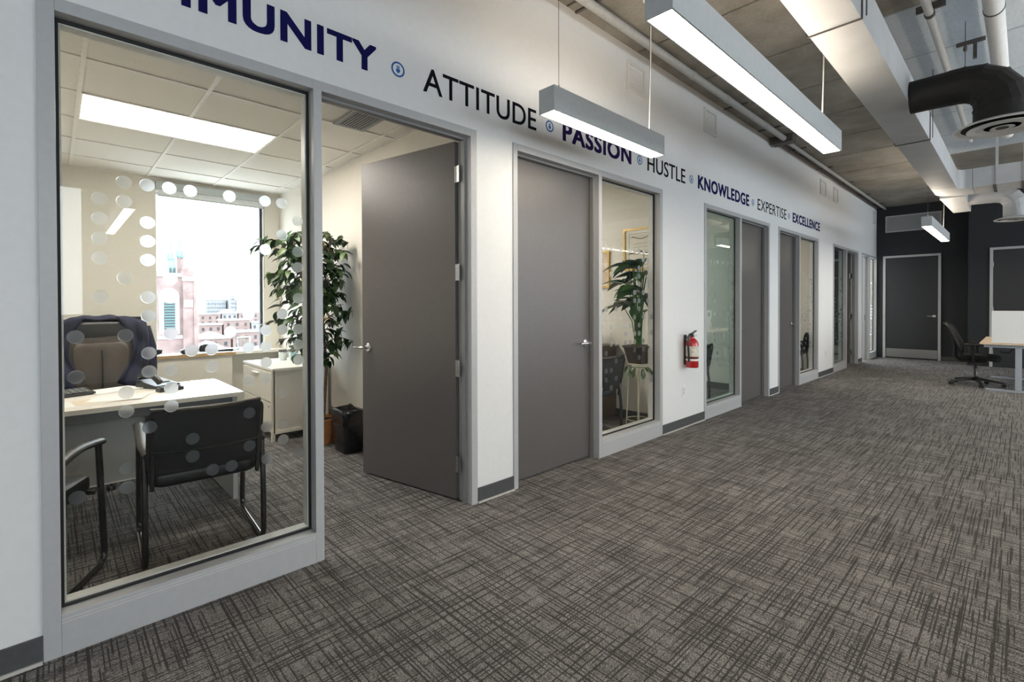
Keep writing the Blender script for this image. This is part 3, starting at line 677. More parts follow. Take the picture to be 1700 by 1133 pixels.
part(MB().box(WX, WX+0.012, ey-0.02, ey+0.02, 0.68, 1.0).box(WX, ex, ey-0.015, ey+0.015, 0.97, 0.982), 'wall_bracket', 'black_metal', t)

# ------------------------------------------------------------------ pendants
part_ = part
def pendant(x, y0, y1, zb, label, cables, swap=False):
    w, hgt = 0.062, 0.150
    t = thing('pendant_light', ((y0+y1)/2, x, zb) if swap else (x, (y0+y1)/2, zb), label, 'pendant light', 'linear pendant lamps of the corridor')
    def part(mb, *a, **k):
        if swap: mb.map(lambda p: (p.y, p.x, p.z))
        return part_(mb, *a, **k)
    body = MB(); body.box(x-w, x-w+0.008, y0, y1, zb, zb+hgt).box(x+w-0.008, x+w, y0, y1, zb, zb+hgt)
    body.box(x-w+0.008, x+w-0.008, y0, y0+0.008, zb, zb+hgt).box(x-w+0.008, x+w-0.008, y1-0.008, y1, zb, zb+hgt)
    part(body, 'housing', 'fixture_body', t)
    part(B(x-w+0.008, x+w-0.008, y0+0.008, y1-0.008, zb+0.001, zb+0.004), 'lens', 'lamp_lens', t, 'glowing lower lens')
    part(B(x-w+0.008, x+w-0.008, y0+0.008, y1-0.008, zb+0.07, zb+0.08), 'tray', 'fixture_body', t)
    part(B(x-w+0.016, x+w-0.016, y0+0.03, y1-0.03, zb+hgt-0.012, zb+hgt-0.008), 'uplight_lens', 'lamp_uplight', t, 'glowing upper lens')
    for c in cables:
        k = part(MB().tube([(x, c, zb+hgt-0.02), (x, c, CEIL)], 0.0016, n=6), 'cable', 'steel_dark', t)
        part(MB().lathe([(0.007, zb+hgt-0.008), (0.007, zb+hgt+0.02), (0.003, zb+hgt+0.05)], (x, c, 0), 10), 'gripper', 'steel_dark', k)
        part(MB().lathe([(0.05, CEIL-0.025), (0.055, CEIL)], (x, c, 0), 16), 'canopy', 'white_plastic', k)
    fc = cables[-1]
    part(MB().tube([(x+0.012, fc-0.03, zb+hgt-0.02), (x+0.014, fc-0.025, zb+hgt+0.15), (x+0.02, fc-0.02, zb+hgt+0.5), (x+0.012, fc, CEIL-0.02)], 0.0045, n=8), 'power_cord', 'white_plastic', t, smooth=True)
    return t
pendant(0.505, 2.185, 3.485, 2.50, 'short linear pendant lamp hanging close to the word PASSION', (2.30, 3.37))
pendant(1.485, 1.780, 4.375, 2.50, 'long bright linear pendant lamp at the top, beside the duct', (2.05, 4.08))
pendant(1.500, 9.590, 12.20, 2.50, 'distant linear pendant lamp before the dark end wall', (9.75, 11.75))
pendant(0.68, 4.75, 7.60, 2.50, 'linear pendant lamp running crosswise over the open area right of the viewer', (5.0, 7.3), True)
pendant(3.35, 4.40, 7.00, 2.50, 'added linear pendant out of view, uplighting the ceiling beside the duct', (4.7, 6.7))  # unseen lamp added to lift the ceiling right of the duct
pendant(3.35, 8.00, 10.60, 2.50, 'second added linear pendant out of view, uplighting the ceiling before the bench desk', (8.3, 10.3))  # another unseen lamp added for the same stretch of ceiling
pendant(8.60, 4.75, 7.60, 2.50, 'second crosswise pendant lamp farther along the open area', (5.0, 7.3), True)

# ------------------------------------------------------------------ ducts and pipes
t = thing('air_duct', (1.705, 4.2, 3.0), 'pale rectangular metal air duct running under the ceiling', 'duct')
D0, D1, DZ0, DZ1 = 1.575, 1.845, 3.000, 3.270
js = [-5.0, -2.6, 0.42, 3.44, 6.48, 9.35]
for i in range(len(js)-1):
    part(B(D0, D1, js[i]+0.002, js[i+1]-0.002, DZ0, DZ1), 'duct_section', 'galvanised', t, bevel=0.003)
for j in js[1:-1]:
    part(MB().box(D0-0.008, D1+0.008, j-0.004, j+0.004, DZ0-0.008, DZ0+0.0).box(D0-0.008, D0, j-0.004, j+0.004, DZ0, DZ1).box(D1, D1+0.008, j-0.004, j+0.004, DZ0, DZ1), 'joint_flange', 'steel_dark', t)
    part(MB().tube([(D1+0.02, j+0.03, DZ0+0.02), (D1+0.02, j+0.03, CEIL)], 0.004, n=6), 'hanger_rod', 'steel_dark', t)
    part(MB().tube([(D0-0.02, j+0.03, DZ0+0.02), (D0-0.02, j+0.03, CEIL)], 0.004, n=6), 'hanger_rod', 'steel_dark', t)
# swept tee: elbow to the right and straight run
el = []
cx, cy, Ri = D1+0.10, 9.50, 0.10
arc = [(cx-Ri*math.cos(a), cy+Ri*math.sin(a)-0.0) for a in [k*pi/2/6 for k in range(7)]]
Ro = 0.55
arco = [(D0+0.34-0.34*math.cos(a), 9.85+0.36*math.sin(a)) for a in [k*pi/2/8 for k in range(9)]]
poly = [(D1, 9.355)]+arc+[(2.0, 9.60), (2.0, 10.21)]+arco[::-1]+[(D0, 9.355)]
part(MB().prism(poly, lambda a, b, c: (a, b, c), DZ0, DZ1), 'duct_elbow', 'galvanised', t)
part(B(2.003, 4.6, 9.60, 10.20, DZ0, DZ1), 'duct_section', 'galvanised', t, bevel=0.003)
part(MB().prism([(1.59, 10.225), (1.89, 10.225), (1.86, 12.0), (1.625, 12.0)], lambda a, b, c: (a, b, c), DZ0-0.01, DZ1-0.04), 'branch_duct', 'galvanised', t)
for x in (2.22, 2.50): part(B(x-0.012, x+0.02, 9.58, 10.22, DZ0-0.008, DZ0-0.001), 'joint_flange', 'steel_dark', t)
for x in (2.25, 2.52): part(B(x-0.015, x+0.015, 9.585, 9.598, DZ0, CEIL), 'hanger_strap', 'galvanised', t)
def diffuser(x, y, z, r, label, yb, r0, r1, zc, mat, xs):
    d = thing('air_diffuser', (x, y, z), label, 'air diffuser', 'round ceiling diffusers')
    q = part(MB().tube([(xs, yb, zc), (xs+0.10, yb, zc), (x-0.22, yb, zc)], [r0, r0, r0*1.05], n=20), 'branch_duct', mat, d, smooth=True)
    ec = Vector((x-0.22, yb, zc-0.22)); prev = None
    pts = []; rr = []
    for k in range(5):
        a = k*pi/2/4; pts.append(ec+Vector((0.22*math.sin(a), 0, 0.22*math.cos(a)))); rr.append(r0*1.05+(r1-r0*1.05)*k/4)
    pts = [Vector((x-0.30, yb, zc))]+pts+[pts[-1]-Vector((0, 0, 0.05))]; rr = [r0*1.05]+rr+[r1]
    part(MB().tube(pts, rr, n=20), 'gored_elbow', mat, d)
    for k in range(1, 6):
        ax = ((pts[k+1]-pts[k]).normalized()+(pts[k]-pts[k-1]).normalized()).normalized()
        part(MB().tube([pts[k]-ax*0.006, pts[k]+ax*0.006], rr[k]*1.025, n=20), 'gore_seam', mat, d)
    part(MB().tube([pts[-1], (x, y, z+0.03)], [r1, r1], n=24), 'neck', mat, d, smooth=True)
    part(MB().lathe([(r1*0.98, z+0.04), (r*0.85, z+0.02), (r, z), (r*0.98, z-0.008), (r*0.86, z+0.003), (r1*0.9, z+0.03)], (x, y, 0), 40), 'outer_cone', 'white_plastic', d, smooth=True)
    part(MB().lathe([(r*0.84, z+0.006), (r*0.84, z+0.010)], (x, y, 0), 36), 'throat', 'gasket', d)
    part(MB().lathe([(r*0.70, z-0.006), (r*0.71, z-0.014), (r*0.42, z-0.001), (r*0.40, z+0.004)], (x, y, 0), 36), 'middle_cone', 'white_plastic', d, smooth=True)
    part(MB().lathe([(r*0.36, z-0.006), (r*0.36, z-0.002)], (x, y, 0), 30), 'inner_gap', 'gasket', d)
    part(MB().lathe([(r*0.24, z-0.012), (r*0.24, z-0.016), (r*0.14, z-0.010), (r*0.12, z-0.006)], (x, y, 0), 30), 'inner_cone', 'white_plastic', d, smooth=True)
    part(MB().lathe([(r*0.13, z-0.0125), (r*0.13, z-0.0165)], (x, y, 0), 20), 'hub', 'steel_dark', d)
    return d
diffuser(2.39, 5.25, 2.68, 0.285, 'round white diffuser under the black gored duct elbow', 5.25, 0.13, 0.165, 3.06, 'duct_black', D1)
diffuser(2.43, 11.10, 2.67, 0.26, 'round diffuser under the pale duct drop near the end wall', 11.10, 0.12, 0.15, 3.09, 'galvanised', 1.87)
t = thing('conduit_pipe', (0.20, 2.2, 3.6), 'grey pipe with couplings along the top of the corridor wall', 'pipe')
part(MB().tube([(0.19, -4.9, 3.655), (0.19, 7.45, 3.655)], 0.036, n=14), 'pipe_run', 'pipe_grey', t, smooth=True)
for y in (-3, -1, 1.2, 2.6, 4.72, 5.55, 6.75): part(MB().tube([(0.19, y-0.035, 3.655), (0.19, y+0.035, 3.655)], 0.041, n=14), 'coupling', 'pipe_grey', t, smooth=True)
for y in (-2, 0.2, 3.1, 5.95, 7.05): part(B(-0.005, 0.27, y-0.012, y+0.012, 3.693, 3.709), 'pipe_strap', 'steel_dark', t)
t = thing('pipe_channel', (0.16, 7.6, 3.6), 'dark steel bracket and slim pipes running on to the end wall', 'pipe')
part(MB().box(0.02, 0.30, 7.46, 7.62, 3.60, 3.70), 'end_bracket', 'steel_dark', t, bevel=0.004)
part(MB().tube([(0.16, 7.62, 3.67), (0.16, 14.93, 3.67)], 0.026, n=12), 'pipe_run', 'pipe_grey', t, smooth=True)
part(MB().tube([(0.05, 7.62, 3.685), (0.05, 14.93, 3.685)], 0.018, n=10), 'pipe_run', 'steel_dark', t, smooth=True)
for y in (8.3, 9.8, 11.3, 12.8, 14.2): part(B(-0.005, 0.24, y-0.012, y+0.012, 3.696, 3.709), 'pipe_strap', 'steel_dark', t)
t = thing('white_pipe', (2.34, 4.5, 3.5), 'thick white pipe hanging above the black duct elbow', 'pipe')
part(MB().tube([(2.31, -4.5, 3.53), (2.36, 9.0, 3.53)], 0.058, n=18), 'pipe_run', 'pipe_white', t, smooth=True)
for y in (1.5, 3.9, 5.1, 7.4):
    part(MB().tube([(2.31+0.0037*(y+4.5), y-0.008, 3.53), (2.31+0.0037*(y+4.5), y+0.008, 3.53)], 0.062, n=18), 'pipe_clamp', 'steel_dark', t, smooth=True)
    part(MB().tube([(2.31+0.0037*(y+4.5), y, 3.58), (2.31+0.0037*(y+4.5), y, CEIL)], 0.005, n=6), 'hanger_rod', 'steel_dark', t)
t = thing('slim_pipe', (1.95, 5, 3.6), 'slim pale pipe seen behind the rectangular duct', 'pipe')
part(MB().tube([(1.99, -4.5, 3.60), (1.99, 9.3, 3.60)], 0.028, n=14), 'pipe_run', 'pipe_white', t, smooth=True)
for y in (2.0, 5.0, 6.9): 
    part(MB().tube([(1.99, y-0.02, 3.60), (1.99, y+0.02, 3.60)], 0.034, n=14), 'coupling', 'steel_dark', t, smooth=True)
    part(B(1.90, 2.08, y+0.05, y+0.08, 3.66, 3.709), 'pipe_strap', 'steel_dark', t)
t = thing('ceiling_bracket', (2.25, 5.5, 3.6), 'black bracket and taut wire hanging from the pale ceiling', 'bracket')
part(B(2.08, 2.27, 5.92, 5.95, 3.64, 3.67), 'cross_bar', 'steel_dark', t); part(B(2.19, 2.215, 5.92, 5.95, 3.50, 3.64), 'stem', 'steel_dark', t); part(MB().tube([(2.16, 5.6, 3.20), (2.16, 5.6, CEIL)], 0.003, n=6), 'wire', 'steel_dark', t)
part(MB().lathe([(0.012, 3.46), (0.016, 3.48), (0.012, 3.50)], (2.16, 5.6, 0), 8), 'turnbuckle', 'steel_dark', t)

# ------------------------------------------------------------------ chairs
def rr_poly(w, h, r, n=5):
    pts = []
    for cx_, cy_, a0 in ((w-r, h-r, 0), (-w+r, h-r, pi/2), (-w+r, -h+r, pi), (w-r, -h+r, 1.5*pi)):
        for k in range(n+1): a = a0+k*pi/2/n; pts.append((cx_+r*math.cos(a), cy_+r*math.sin(a)))
    return pts
def cushion(w, d, th, r, fn, ny=1):
    """rounded slab as rings of inset outlines; fn maps (u,v,t)"""
    mb = MB(); rings = []
    for (ins, t) in ((0.020, -th/2), (0.006, -th/2+0.008), (0, -th/4), (0, th/4), (0.006, th/2-0.008), (0.022, th/2)):
        rings.append([(u, v, t) for u, v in rr_poly(w-ins, d-ins, max(r-ins*0.5, 0.01))])
    n = len(rings[0]); vs = [fn(*p) for q in rings for p in q]
    fs = [[i*n+j, i*n+(j+1) % n, (i+1)*n+(j+1) % n, (i+1)*n+j] for i in range(len(rings)-1) for j in range(n)]
    fs += [list(range(n))[::-1], [(len(rings)-1)*n+j for j in range(n)]]
    return mb.add(vs, fs)
def fillet(path, r=0.05, n=5):
    P = [Vector(p) for p in path]; out = [P[0]]
    for i in range(1, len(P)-1):
        a, b, c = P[i-1], P[i], P[i+1]; d1 = (a-b); d2 = (c-b); q = min(r, d1.length*0.45, d2.length*0.45)
        s, e = b+d1.normalized()*q, b+d2.normalized()*q
        for k in range(n+1):
            t_ = k/n; out.append((1-t_)**2*s + 2*t_*(1-t_)*b + t_*t_*e)
    out.append(P[-1]); return out
def guest_chair(loc, rz, label, group='black sled guest chairs'):
    """faces local +y"""
    t = thing('guest_chair', loc, label, 'chair', group, rz=rz)
    W_ = 0.268
    for s in (-1, 1):
        path = fillet([(s*W_, -0.235, 0.60), (s*W_, -0.275, 0.30), (s*W_, -0.275, 0.013), (s*W_, 0.29, 0.013), (s*W_, 0.235, 0.645), ], 0.075, 6)
        part(MB().tube(path, 0.0150, n=12), 'side_frame', 'black_metal', t, world=False, smooth=True)
        part(MB().tube(fillet([(s*W_, 0.255, 0.640), (s*W_, 0.05, 0.660), (s*W_, -0.20, 0.610), (s*(W_-0.02), -0.285, 0.585)], 0.08, 5), 0.028, n=12, rx=0.62), 'arm_rest', 'black_leather', t, world=False, smooth=True)
        part(MB().tube([(s*(W_-0.03), -0.262, 0.40), (s*(W_-0.03), -0.335, 0.78)], 0.011, n=10), 'back_post', 'black_metal', t, world=False, smooth=True)
    part(MB().tube([(-W_, -0.10, 0.40), (W_, -0.10, 0.40)], 0.011, n=10), 'cross_bar', 'black_metal', t, world=False, smooth=True)
    part(MB().tube([(-W_, 0.20, 0.40), (W_, 0.20, 0.40)], 0.011, n=10), 'cross_bar', 'black_metal', t, world=False, smooth=True)
    part(cushion(0.252, 0.245, 0.085, 0.06, lambda u, v, q: (u, v-0.01, 0.435+q+0.02*max(0, v)+0.012*(u/0.25)**2)), 'seat', 'black_leather', t, world=False, smooth=True)
    def bk(u, v, q):
        zz = 0.635+v; return (u, -0.262-(zz-0.42)*0.20+q-0.030*(1-(u/0.26)**2)+0.02, zz+0.010*(u/0.26)**2)
    part(cushion(0.262, 0.172, 0.048, 0.05, bk), 'backrest', 'black_fabric', t, world=False, smooth=True)
    part(MB().tube([(x, bk(x, -0.045, -0.027)[1], bk(x, -0.045, 0)[2]) for x in (-0.24, -0.12, 0, 0.12, 0.24)], 0.004, n=6), 'seam', 'black_leather', t, world=False, smooth=True)
    part(MB().tube([(x, bk(x, 0.166, 0)[1], bk(x, 0.170, 0)[2]) for x in (-0.245, -0.12, 0, 0.12, 0.245)], 0.010, n=8), 'top_piping', 'brown_leather', t, world=False, smooth=True)
    return t
guest_chair((-0.745, 0.605, 0), pi/2-0.06, 'black guest chair seen from behind, in front of the desk')
guest_chair((-0.62, -0.185, 0), pi/2-0.46, 'black guest chair cut by the left edge of the near window')
guest_chair((-0.615, 3.975, 0), pi/2, 'black chair behind the plant window, before the brown credenza')
guest_chair((-0.60, 5.985, 0), pi/2, 'black chair at the left edge of the dim third window')
guest_chair((-0.505, 9.97, 0), pi/2+0.12, 'black chair behind the fourth office glass')
guest_chair((-0.85, 11.55, 0), pi/2, 'dark chair inside the fifth office')

def star_base(t, r, z, mat, cast):
    for k in range(5):
        a = 2*pi*k/5+0.3; c, s_ = math.cos(a), math.sin(a)
        mb = MB().hexa([(0.02, -0.022, z+0.00), (r, -0.014, z-0.03), (r, 0.014, z-0.03), (0.02, 0.022, z+0.00), (0.02, -0.02, z+0.05), (r, -0.012, z-0.005), (r, 0.012, z-0.005), (0.02, 0.02, z+0.05)])
        mb.map(lambda p: (p.x*c-p.y*s_, p.x*s_+p.y*c, p.z))
        leg = part(mb, 'base_arm', mat, t, world=False, bevel=0.003)
        for q in (-0.016, 0.016):
            w = MB().lathe([(0.026, -0.009), (0.028, -0.005), (0.028, 0.005), (0.026, 0.009)], n=16, axis='y')
            w.map(lambda p: (r*c - (q+p.y)*s_ + p.x*c, r*s_ + (q+p.y)*c + p.x*s_, 0.0285+p.z))
            part(w, 'castor_wheel', 'black_plastic', leg, world=False, smooth=True)
        part(MB().tube([(r*c, r*s_, 0.03), (r*c, r*s_, z-0.006)], 0.008, n=8), 'castor_stem', 'black_plastic', leg, world=False)
    part(MB().lathe([(0.030, z-0.01), (0.032, z+0.05), (0.024, z+0.06), (0.022, 0.30), (0.016, 0.30), (0.016, cast)], n=16), 'gas_column', 'black_metal', t, world=False, smooth=True)

# executive chair in the near office, faces the corridor (+x): local +y forward
t = thing('executive_chair', (-2.34, 0.285, 0), 'large high-backed brown leather chair behind the near desk', 'chair', rz=-pi/2+0.04)
star_base(t, 0.32, 0.075, 'black_plastic', 0.44)
part(cushion(0.26, 0.26, 0.12, 0.09, lambda u, v, q: (u, v+0.05, 0.50+q+0.015*(u/0.26)**2)), 'seat', 'brown_leather', t, world=False, smooth=True)
def ebk(u, v, q):
    zz = 0.86+v; wv = 1.0-0.10*max(0, (zz-0.95)/0.3)**2
    return (u*wv, -0.20-(zz-0.5)*0.16+q+0.05*(u/0.26)**2 + 0.02*math.cos(v*14), zz)
part(cushion(0.262, 0.345, 0.105, 0.11, ebk), 'backrest', 'brown_leather', t, world=False, smooth=True)
part(cushion(0.17, 0.24, 0.05, 0.07, lambda u, v, q: (ebk(u, v-0.05, 0)[0], ebk(u, v-0.05, 0)[1]+0.060+q, 0.81+v)), 'back_cushion', 'brown_leather', t, world=False, smooth=True)
part(MB().tube([(0, ebk(0, -0.28, 0)[1]+0.09, 0.60), (0, ebk(0, -0.1, 0)[1]+0.09, 0.76), (0, ebk(0, 0.1, 0)[1]+0.088, 0.98)], 0.006, n=6), 'seam', 'black_leather', t, world=False, smooth=True)
part(cushion(0.185, 0.075, 0.06, 0.06, lambda u, v, q: (u*0.92, ebk(u, 0.25, 0)[1]+0.055+q, 1.125+v)), 'headrest', 'black_leather', t, world=False, smooth=True)
for s in (-1, 1):
    part(cushion(0.045, 0.15, 0.055, 0.04, lambda u, v, q: (s*0.30+u, v+0.02, 0.70+q)), 'arm_rest', 'black_leather', t, world=False, smooth=True)
    part(MB().tube(fillet([(s*0.30, 0.12, 0.68), (s*0.30, 0.10, 0.50), (s*0.22, 0.05, 0.44)], 0.06), 0.018, n=10), 'arm_support', 'black_plastic', t, world=False, smooth=True)
# jacket over its back
j = thing('jacket', (-2.34, 0.285, 0.62), 'navy jacket draped over the shoulders of the leather chair', 'jacket', rz=-pi/2+0.04)
random.seed(3)
def jk(side):
    def f(a, b):           # a: from centre top outwards, b: down the front
        x = side*(0.10+0.185*a + 0.012*math.sin(b*5)); z = 1.245-0.62 - 0.055*a**2.2 - b*(0.53+0.10*a) + 0.0*a
        edge = 0.055*math.sin(b*pi)*(1-a)
        y = -0.20-((z+0.62)-0.5)*0.16+0.075+0.05*(x/0.26)**2-0.05*a**3+0.014*math.sin(a*9+b*3)+0.010*math.sin(b*17+side)
        return (x+side*edge*1.6, y, z)
    return f
for s in (-1, 1): part(MB().grid(jk(s), 12, 18), 'front_panel', 'navy_cloth', j, world=False, smooth='all', solid=0.012)
def jtop(a, b):
    x = -0.287+0.574*a; q = abs(x)/0.287; z = 1.247-0.62-0.055*q**2.5+0.008*math.sin(a*21)
    z0 = -0.20-(1.23-0.5)*0.16; y = z0+0.085-0.19*b; return (x, y, z+0.03*math.sin(b*pi)*(1-q*0.4)-0.02)
part(MB().grid(jtop, 18, 6), 'collar', 'navy_cloth', j, world=False, smooth='all', solid=0.012)
def jback(a, b):
    x = -0.29+0.58*a; z = 1.24-0.62-0.055*(abs(x)/0.29)**2.5-0.60*b; return (x, -0.20-((z+0.62)-0.5)*0.16-0.095+0.05*(x/0.26)**2+0.012*math.sin(a*14+b*2), z)
part(MB().grid(jback, 16, 12), 'back_panel', 'navy_cloth', j, world=False, smooth='all', solid=0.012)
for s in (-1, 1):
    part(MB().tube([(s*0.285, -0.30, 0.53), (s*0.315, -0.27, 0.36), (s*0.318, -0.24, 0.18), (s*0.305, -0.22, 0.02)], [0.05, 0.055, 0.05, 0.045], n=12), 'sleeve', 'navy_cloth', j, world=False, smooth=True)

# task chair by the open-plan desk, faces +x
t = thing('task_chair', (1.985, 10.88, 0), 'black mesh task chair at the white topped desk', 'chair', rz=-pi/2-0.05)
star_base(t, 0.33, 0.085, 'black_plastic', 0.40)
part(cushion(0.245, 0.235, 0.085, 0.10, lambda u, v, q: (u, v+0.05, 0.465+q-0.03*max(0, (v-0.1)/0.13)**2)), 'seat', 'black_fabric', t, world=False, smooth=True)
part(MB().box(-0.11, 0.11, -0.14, 0.14, 0.375, 0.425), 'tilt_mechanism', 'black_plastic', t, world=False, bevel=0.01)
def tb(u, v, q):
    zz = 0.76+v; k = (zz-0.52)/0.48
    return (u*(1-0.12*k*k), -0.19-0.02*math.sin(k*pi)-0.20*max(0, k)**1.6+0.06*(u/0.24)**2+q, zz)
part(cushion(0.235, 0.245, 0.018, 0.09, tb), 'mesh_back', 'black_mesh', t, world=False, smooth=True)
out = [tb(u, v, 0) for u, v in rr_poly(0.237, 0.247, 0.09)]
part(MB().tube(out, 0.013, n=8, closed=True), 'back_frame', 'black_plastic', t, world=False, smooth=True)
part(MB().tube([(0, 0.0, 0.40), (0, -0.20, 0.40), (0, -0.255, 0.46), (0, -0.245, 0.62), (0, -0.28, 0.78)], [0.03, 0.03, 0.028, 0.022, 0.016], n=10), 'back_spine', 'black_plastic', t, world=False, smooth=True)
for s in (-1, 1):
    part(MB().tube(fillet([(s*0.12, 0.0, 0.40), (s*0.275, 0.0, 0.41), (s*0.280, -0.01, 0.66)], 0.05), 0.020, n=10, rx=1.3), 'arm_post', 'black_plastic', t, world=False, smooth=True)
    part(cushion(0.042, 0.125, 0.026, 0.03, lambda u, v, q: (s*0.280+u, v-0.0, 0.675+q)), 'arm_pad', 'black_plastic', t, world=False, smooth=True)
for s in (-1, 1): part(MB().tube([(s*0.10, -0.05, 0.385), (s*0.24, -0.06, 0.365), (s*0.26, -0.06, 0.36)], [0.006, 0.006, 0.014], n=8), 'adjust_lever', 'black_plastic', t, world=False)

# open-plan bench desk
t = thing('bench_desk', (2.45, 11.28, 0), 'pale topped bench desk on blue-grey metal legs at right', 'desk')
part(B(2.055, 3.60, 10.31, 12.26, 0.705, 0.730), 'desktop', 'maple_top', t, bevel=0.003)
part(MB().box(2.10, 3.55, 10.36, 10.42, 0.66, 0.705).box(2.10, 3.55, 12.15, 12.21, 0.66, 0.705).box(2.45, 2.51, 10.42, 12.15, 0.66, 0.705), 'under_frame', 'desk_metal', t, bevel=0.004)
for y in (10.35, 12.14):
    lg = part(B(2.435, 2.505, y, y+0.09, 0.03, 0.66), 'leg_column', 'desk_metal', t, bevel=0.004)
    part(B(2.12, 2.84, y+0.005, y+0.085, 0.0, 0.028), 'foot_bar', 'desk_metal', t, bevel=0.004)
    part(B(3.435, 3.505, y, y+0.09, 0.0, 0.66), 'leg_column', 'desk_metal', t, bevel=0.004)
part(MB().tube([(2.30, 11.0, 0.65), (2.25, 11.1, 0.55), (2.36, 11.2, 0.52), (2.42, 11.3, 0.62)], 0.006, n=8), 'cable', 'black_plastic', t, smooth=True)
t = thing('desk_divider', (2.85, 10.33, 0.73), 'white privacy panel standing on the near end of the bench desk', 'divider')
part(B(2.195, 3.58, 10.335, 10.365, 0.735, 1.210), 'panel', 'divider_fabric', t, bevel=0.004)
part(MB().box(2.185, 2.197, 10.332, 10.368, 0.731, 1.216).box(2.185, 3.59, 10.332, 10.368, 1.21, 1.218), 'edge_trim', 'white_plastic', t)
t = thing('desk_divider', (2.80, 11.3, 0.73), 'long white privacy panel along the middle of the bench desk', 'divider')
part(B(2.815, 2.845, 10.37, 12.2, 0.731, 1.18), 'panel', 'divider_fabric', t, bevel=0.004)
# a second bench right of the corridor, seen in the glass
t = thing('bench_desk', (5.2, 5.0, 0), 'pale bench desk in the open area right of the viewer', 'desk')
part(B(4.4, 6.0, 4.0, 7.2, 0.705, 0.73), 'desktop', 'maple_top', t, bevel=0.003)
for y in (4.1, 7.0):
    part(B(4.78, 4.85, y, y+0.09, 0.028, 0.705), 'leg_column', 'desk_metal', t); part(B(5.55, 5.62, y, y+0.09, 0.028, 0.705), 'leg_column', 'desk_metal', t)
    part(B(4.45, 5.95, y, y+0.08, 0.0, 0.028), 'foot_bar', 'desk_metal', t)
t = thing('desk_divider', (5.2, 5.6, 0.73), 'white privacy panel on the bench desk right of the viewer', 'divider')
part(B(5.185, 5.215, 4.05, 7.15, 0.731, 1.20), 'panel', 'divider_fabric', t, bevel=0.004)

# ------------------------------------------------------------------ near office furniture
t = thing('office_desk', (-1.57, 0.25, 0), 'pale topped desk with grey modesty panel in the near office', 'desk')
part(B(-1.985, -1.172, -0.46, 0.945, 0.712, 0.740), 'desktop', 'laminate_white', t, bevel=0.002)
part(MB().box(-1.1725, -1.170, -0.458, 0.943, 0.7125, 0.7395).box(-1.983, -1.174, 0.944, 0.9465, 0.7125, 0.7395), 'edge_band', 'laminate_edge', t)
part(B(-1.975, -1.215, 0.885, 0.915, 0.0, 0.712), 'end_panel', 'laminate_grey', t, bevel=0.002)
part(B(-1.975, -1.215, -0.43, -0.40, 0.0, 0.712), 'end_panel', 'laminate_grey', t, bevel=0.002)
part(B(-1.250, -1.225, -0.40, 0.885, 0.650, 0.712), 'front_rail', 'laminate_dark', t, bevel=0.002)
part(B(-1.465, -1.445, -0.40, 0.885, 0.215, 0.712), 'modesty_panel', 'laminate_grey', t, bevel=0.002)
part(B(-1.445, -1.440, -0.40, 0.885, 0.212, 0.218), 'panel_edge', 'laminate_white', t)
part(B(-1.447, -1.440, 0.43, 0.47, 0.23, 0.66), 'panel_batten', 'laminate_dark', t)
# desk things
t = thing('desk_phone', (-1.83, 0.55, 0.74), 'black desk telephone with curved handset on the near desk', 'telephone', rz=0.5)
part(MB().hexa([(-0.10, -0.09, 0), (0.10, -0.09, 0), (0.10, 0.09, 0), (-0.10, 0.09, 0), (-0.10, -0.09, 0.055), (0.10, -0.09, 0.02), (0.10, 0.09, 0.02), (-0.10, 0.09, 0.055)]), 'phone_body', 'black_plastic', t, world=False, bevel=0.004)
part(MB().tube(fillet([(-0.10, -0.06, 0.075), (-0.05, -0.06, 0.10), (0.05, -0.06, 0.085), (0.10, -0.06, 0.045)], 0.05), 0.021, n=10), 'handset', 'black_plastic', t, world=False, smooth=True)
part(MB().hexa([(-0.06, 0.0, 0.047), (0.03, 0.0, 0.034), (0.03, 0.07, 0.034), (-0.06, 0.07, 0.047), (-0.06, 0.0, 0.051), (0.03, 0.0, 0.037), (0.03, 0.07, 0.037), (-0.06, 0.07, 0.051)]), 'keypad', 'grille_grey', t, world=False)
t = thing('tape_dispenser', (-1.58, 0.585, 0.74), 'low black desk tray in front of the telephone', 'tray', rz=0.3)
part(MB().hexa([(-0.035, -0.075, 0), (0.035, -0.075, 0), (0.035, 0.075, 0), (-0.035, 0.075, 0), (-0.03, -0.075, 0.03), (0.03, -0.075, 0.022), (0.03, 0.075, 0.022), (-0.03, 0.075, 0.03)]), 'tray_body', 'black_plastic', t, world=False, bevel=0.005)
part(B(-0.022, 0.022, -0.06, 0.06, 0.026, 0.032), 'tray_insert', 'steel_dark', t, world=False)
t = thing('calculator', (-1.79, 0.085, 0.74), 'black calculator with rows of keys at the left of the desk', 'calculator', rz=0.35)
part(MB().hexa([(-0.07, -0.10, 0), (0.07, -0.10, 0), (0.07, 0.10, 0), (-0.07, 0.10, 0), (-0.07, -0.10, 0.04), (0.07, -0.10, 0.018), (0.07, 0.10, 0.018), (-0.07, 0.10, 0.04)]), 'calculator_body', 'black_plastic', t, world=False, bevel=0.003)
for a in range(4):
    for b in range(5): part(B(-0.045+a*0.028, -0.025+a*0.028, -0.08+b*0.033, -0.056+b*0.033, 0.024, 0.040-a*0.004), 'key', 'grille_grey', t, world=False)
random.seed(5)
PL = ['white paper sheet at the front left of the desk', 'stack of white papers beside the calculator', 'loose white sheet in the middle of the desk', 'tan folder lying under the sheets on the desk', 'white sheet at the back right of the desk', 'white sheet under the back right sheet of the desk']
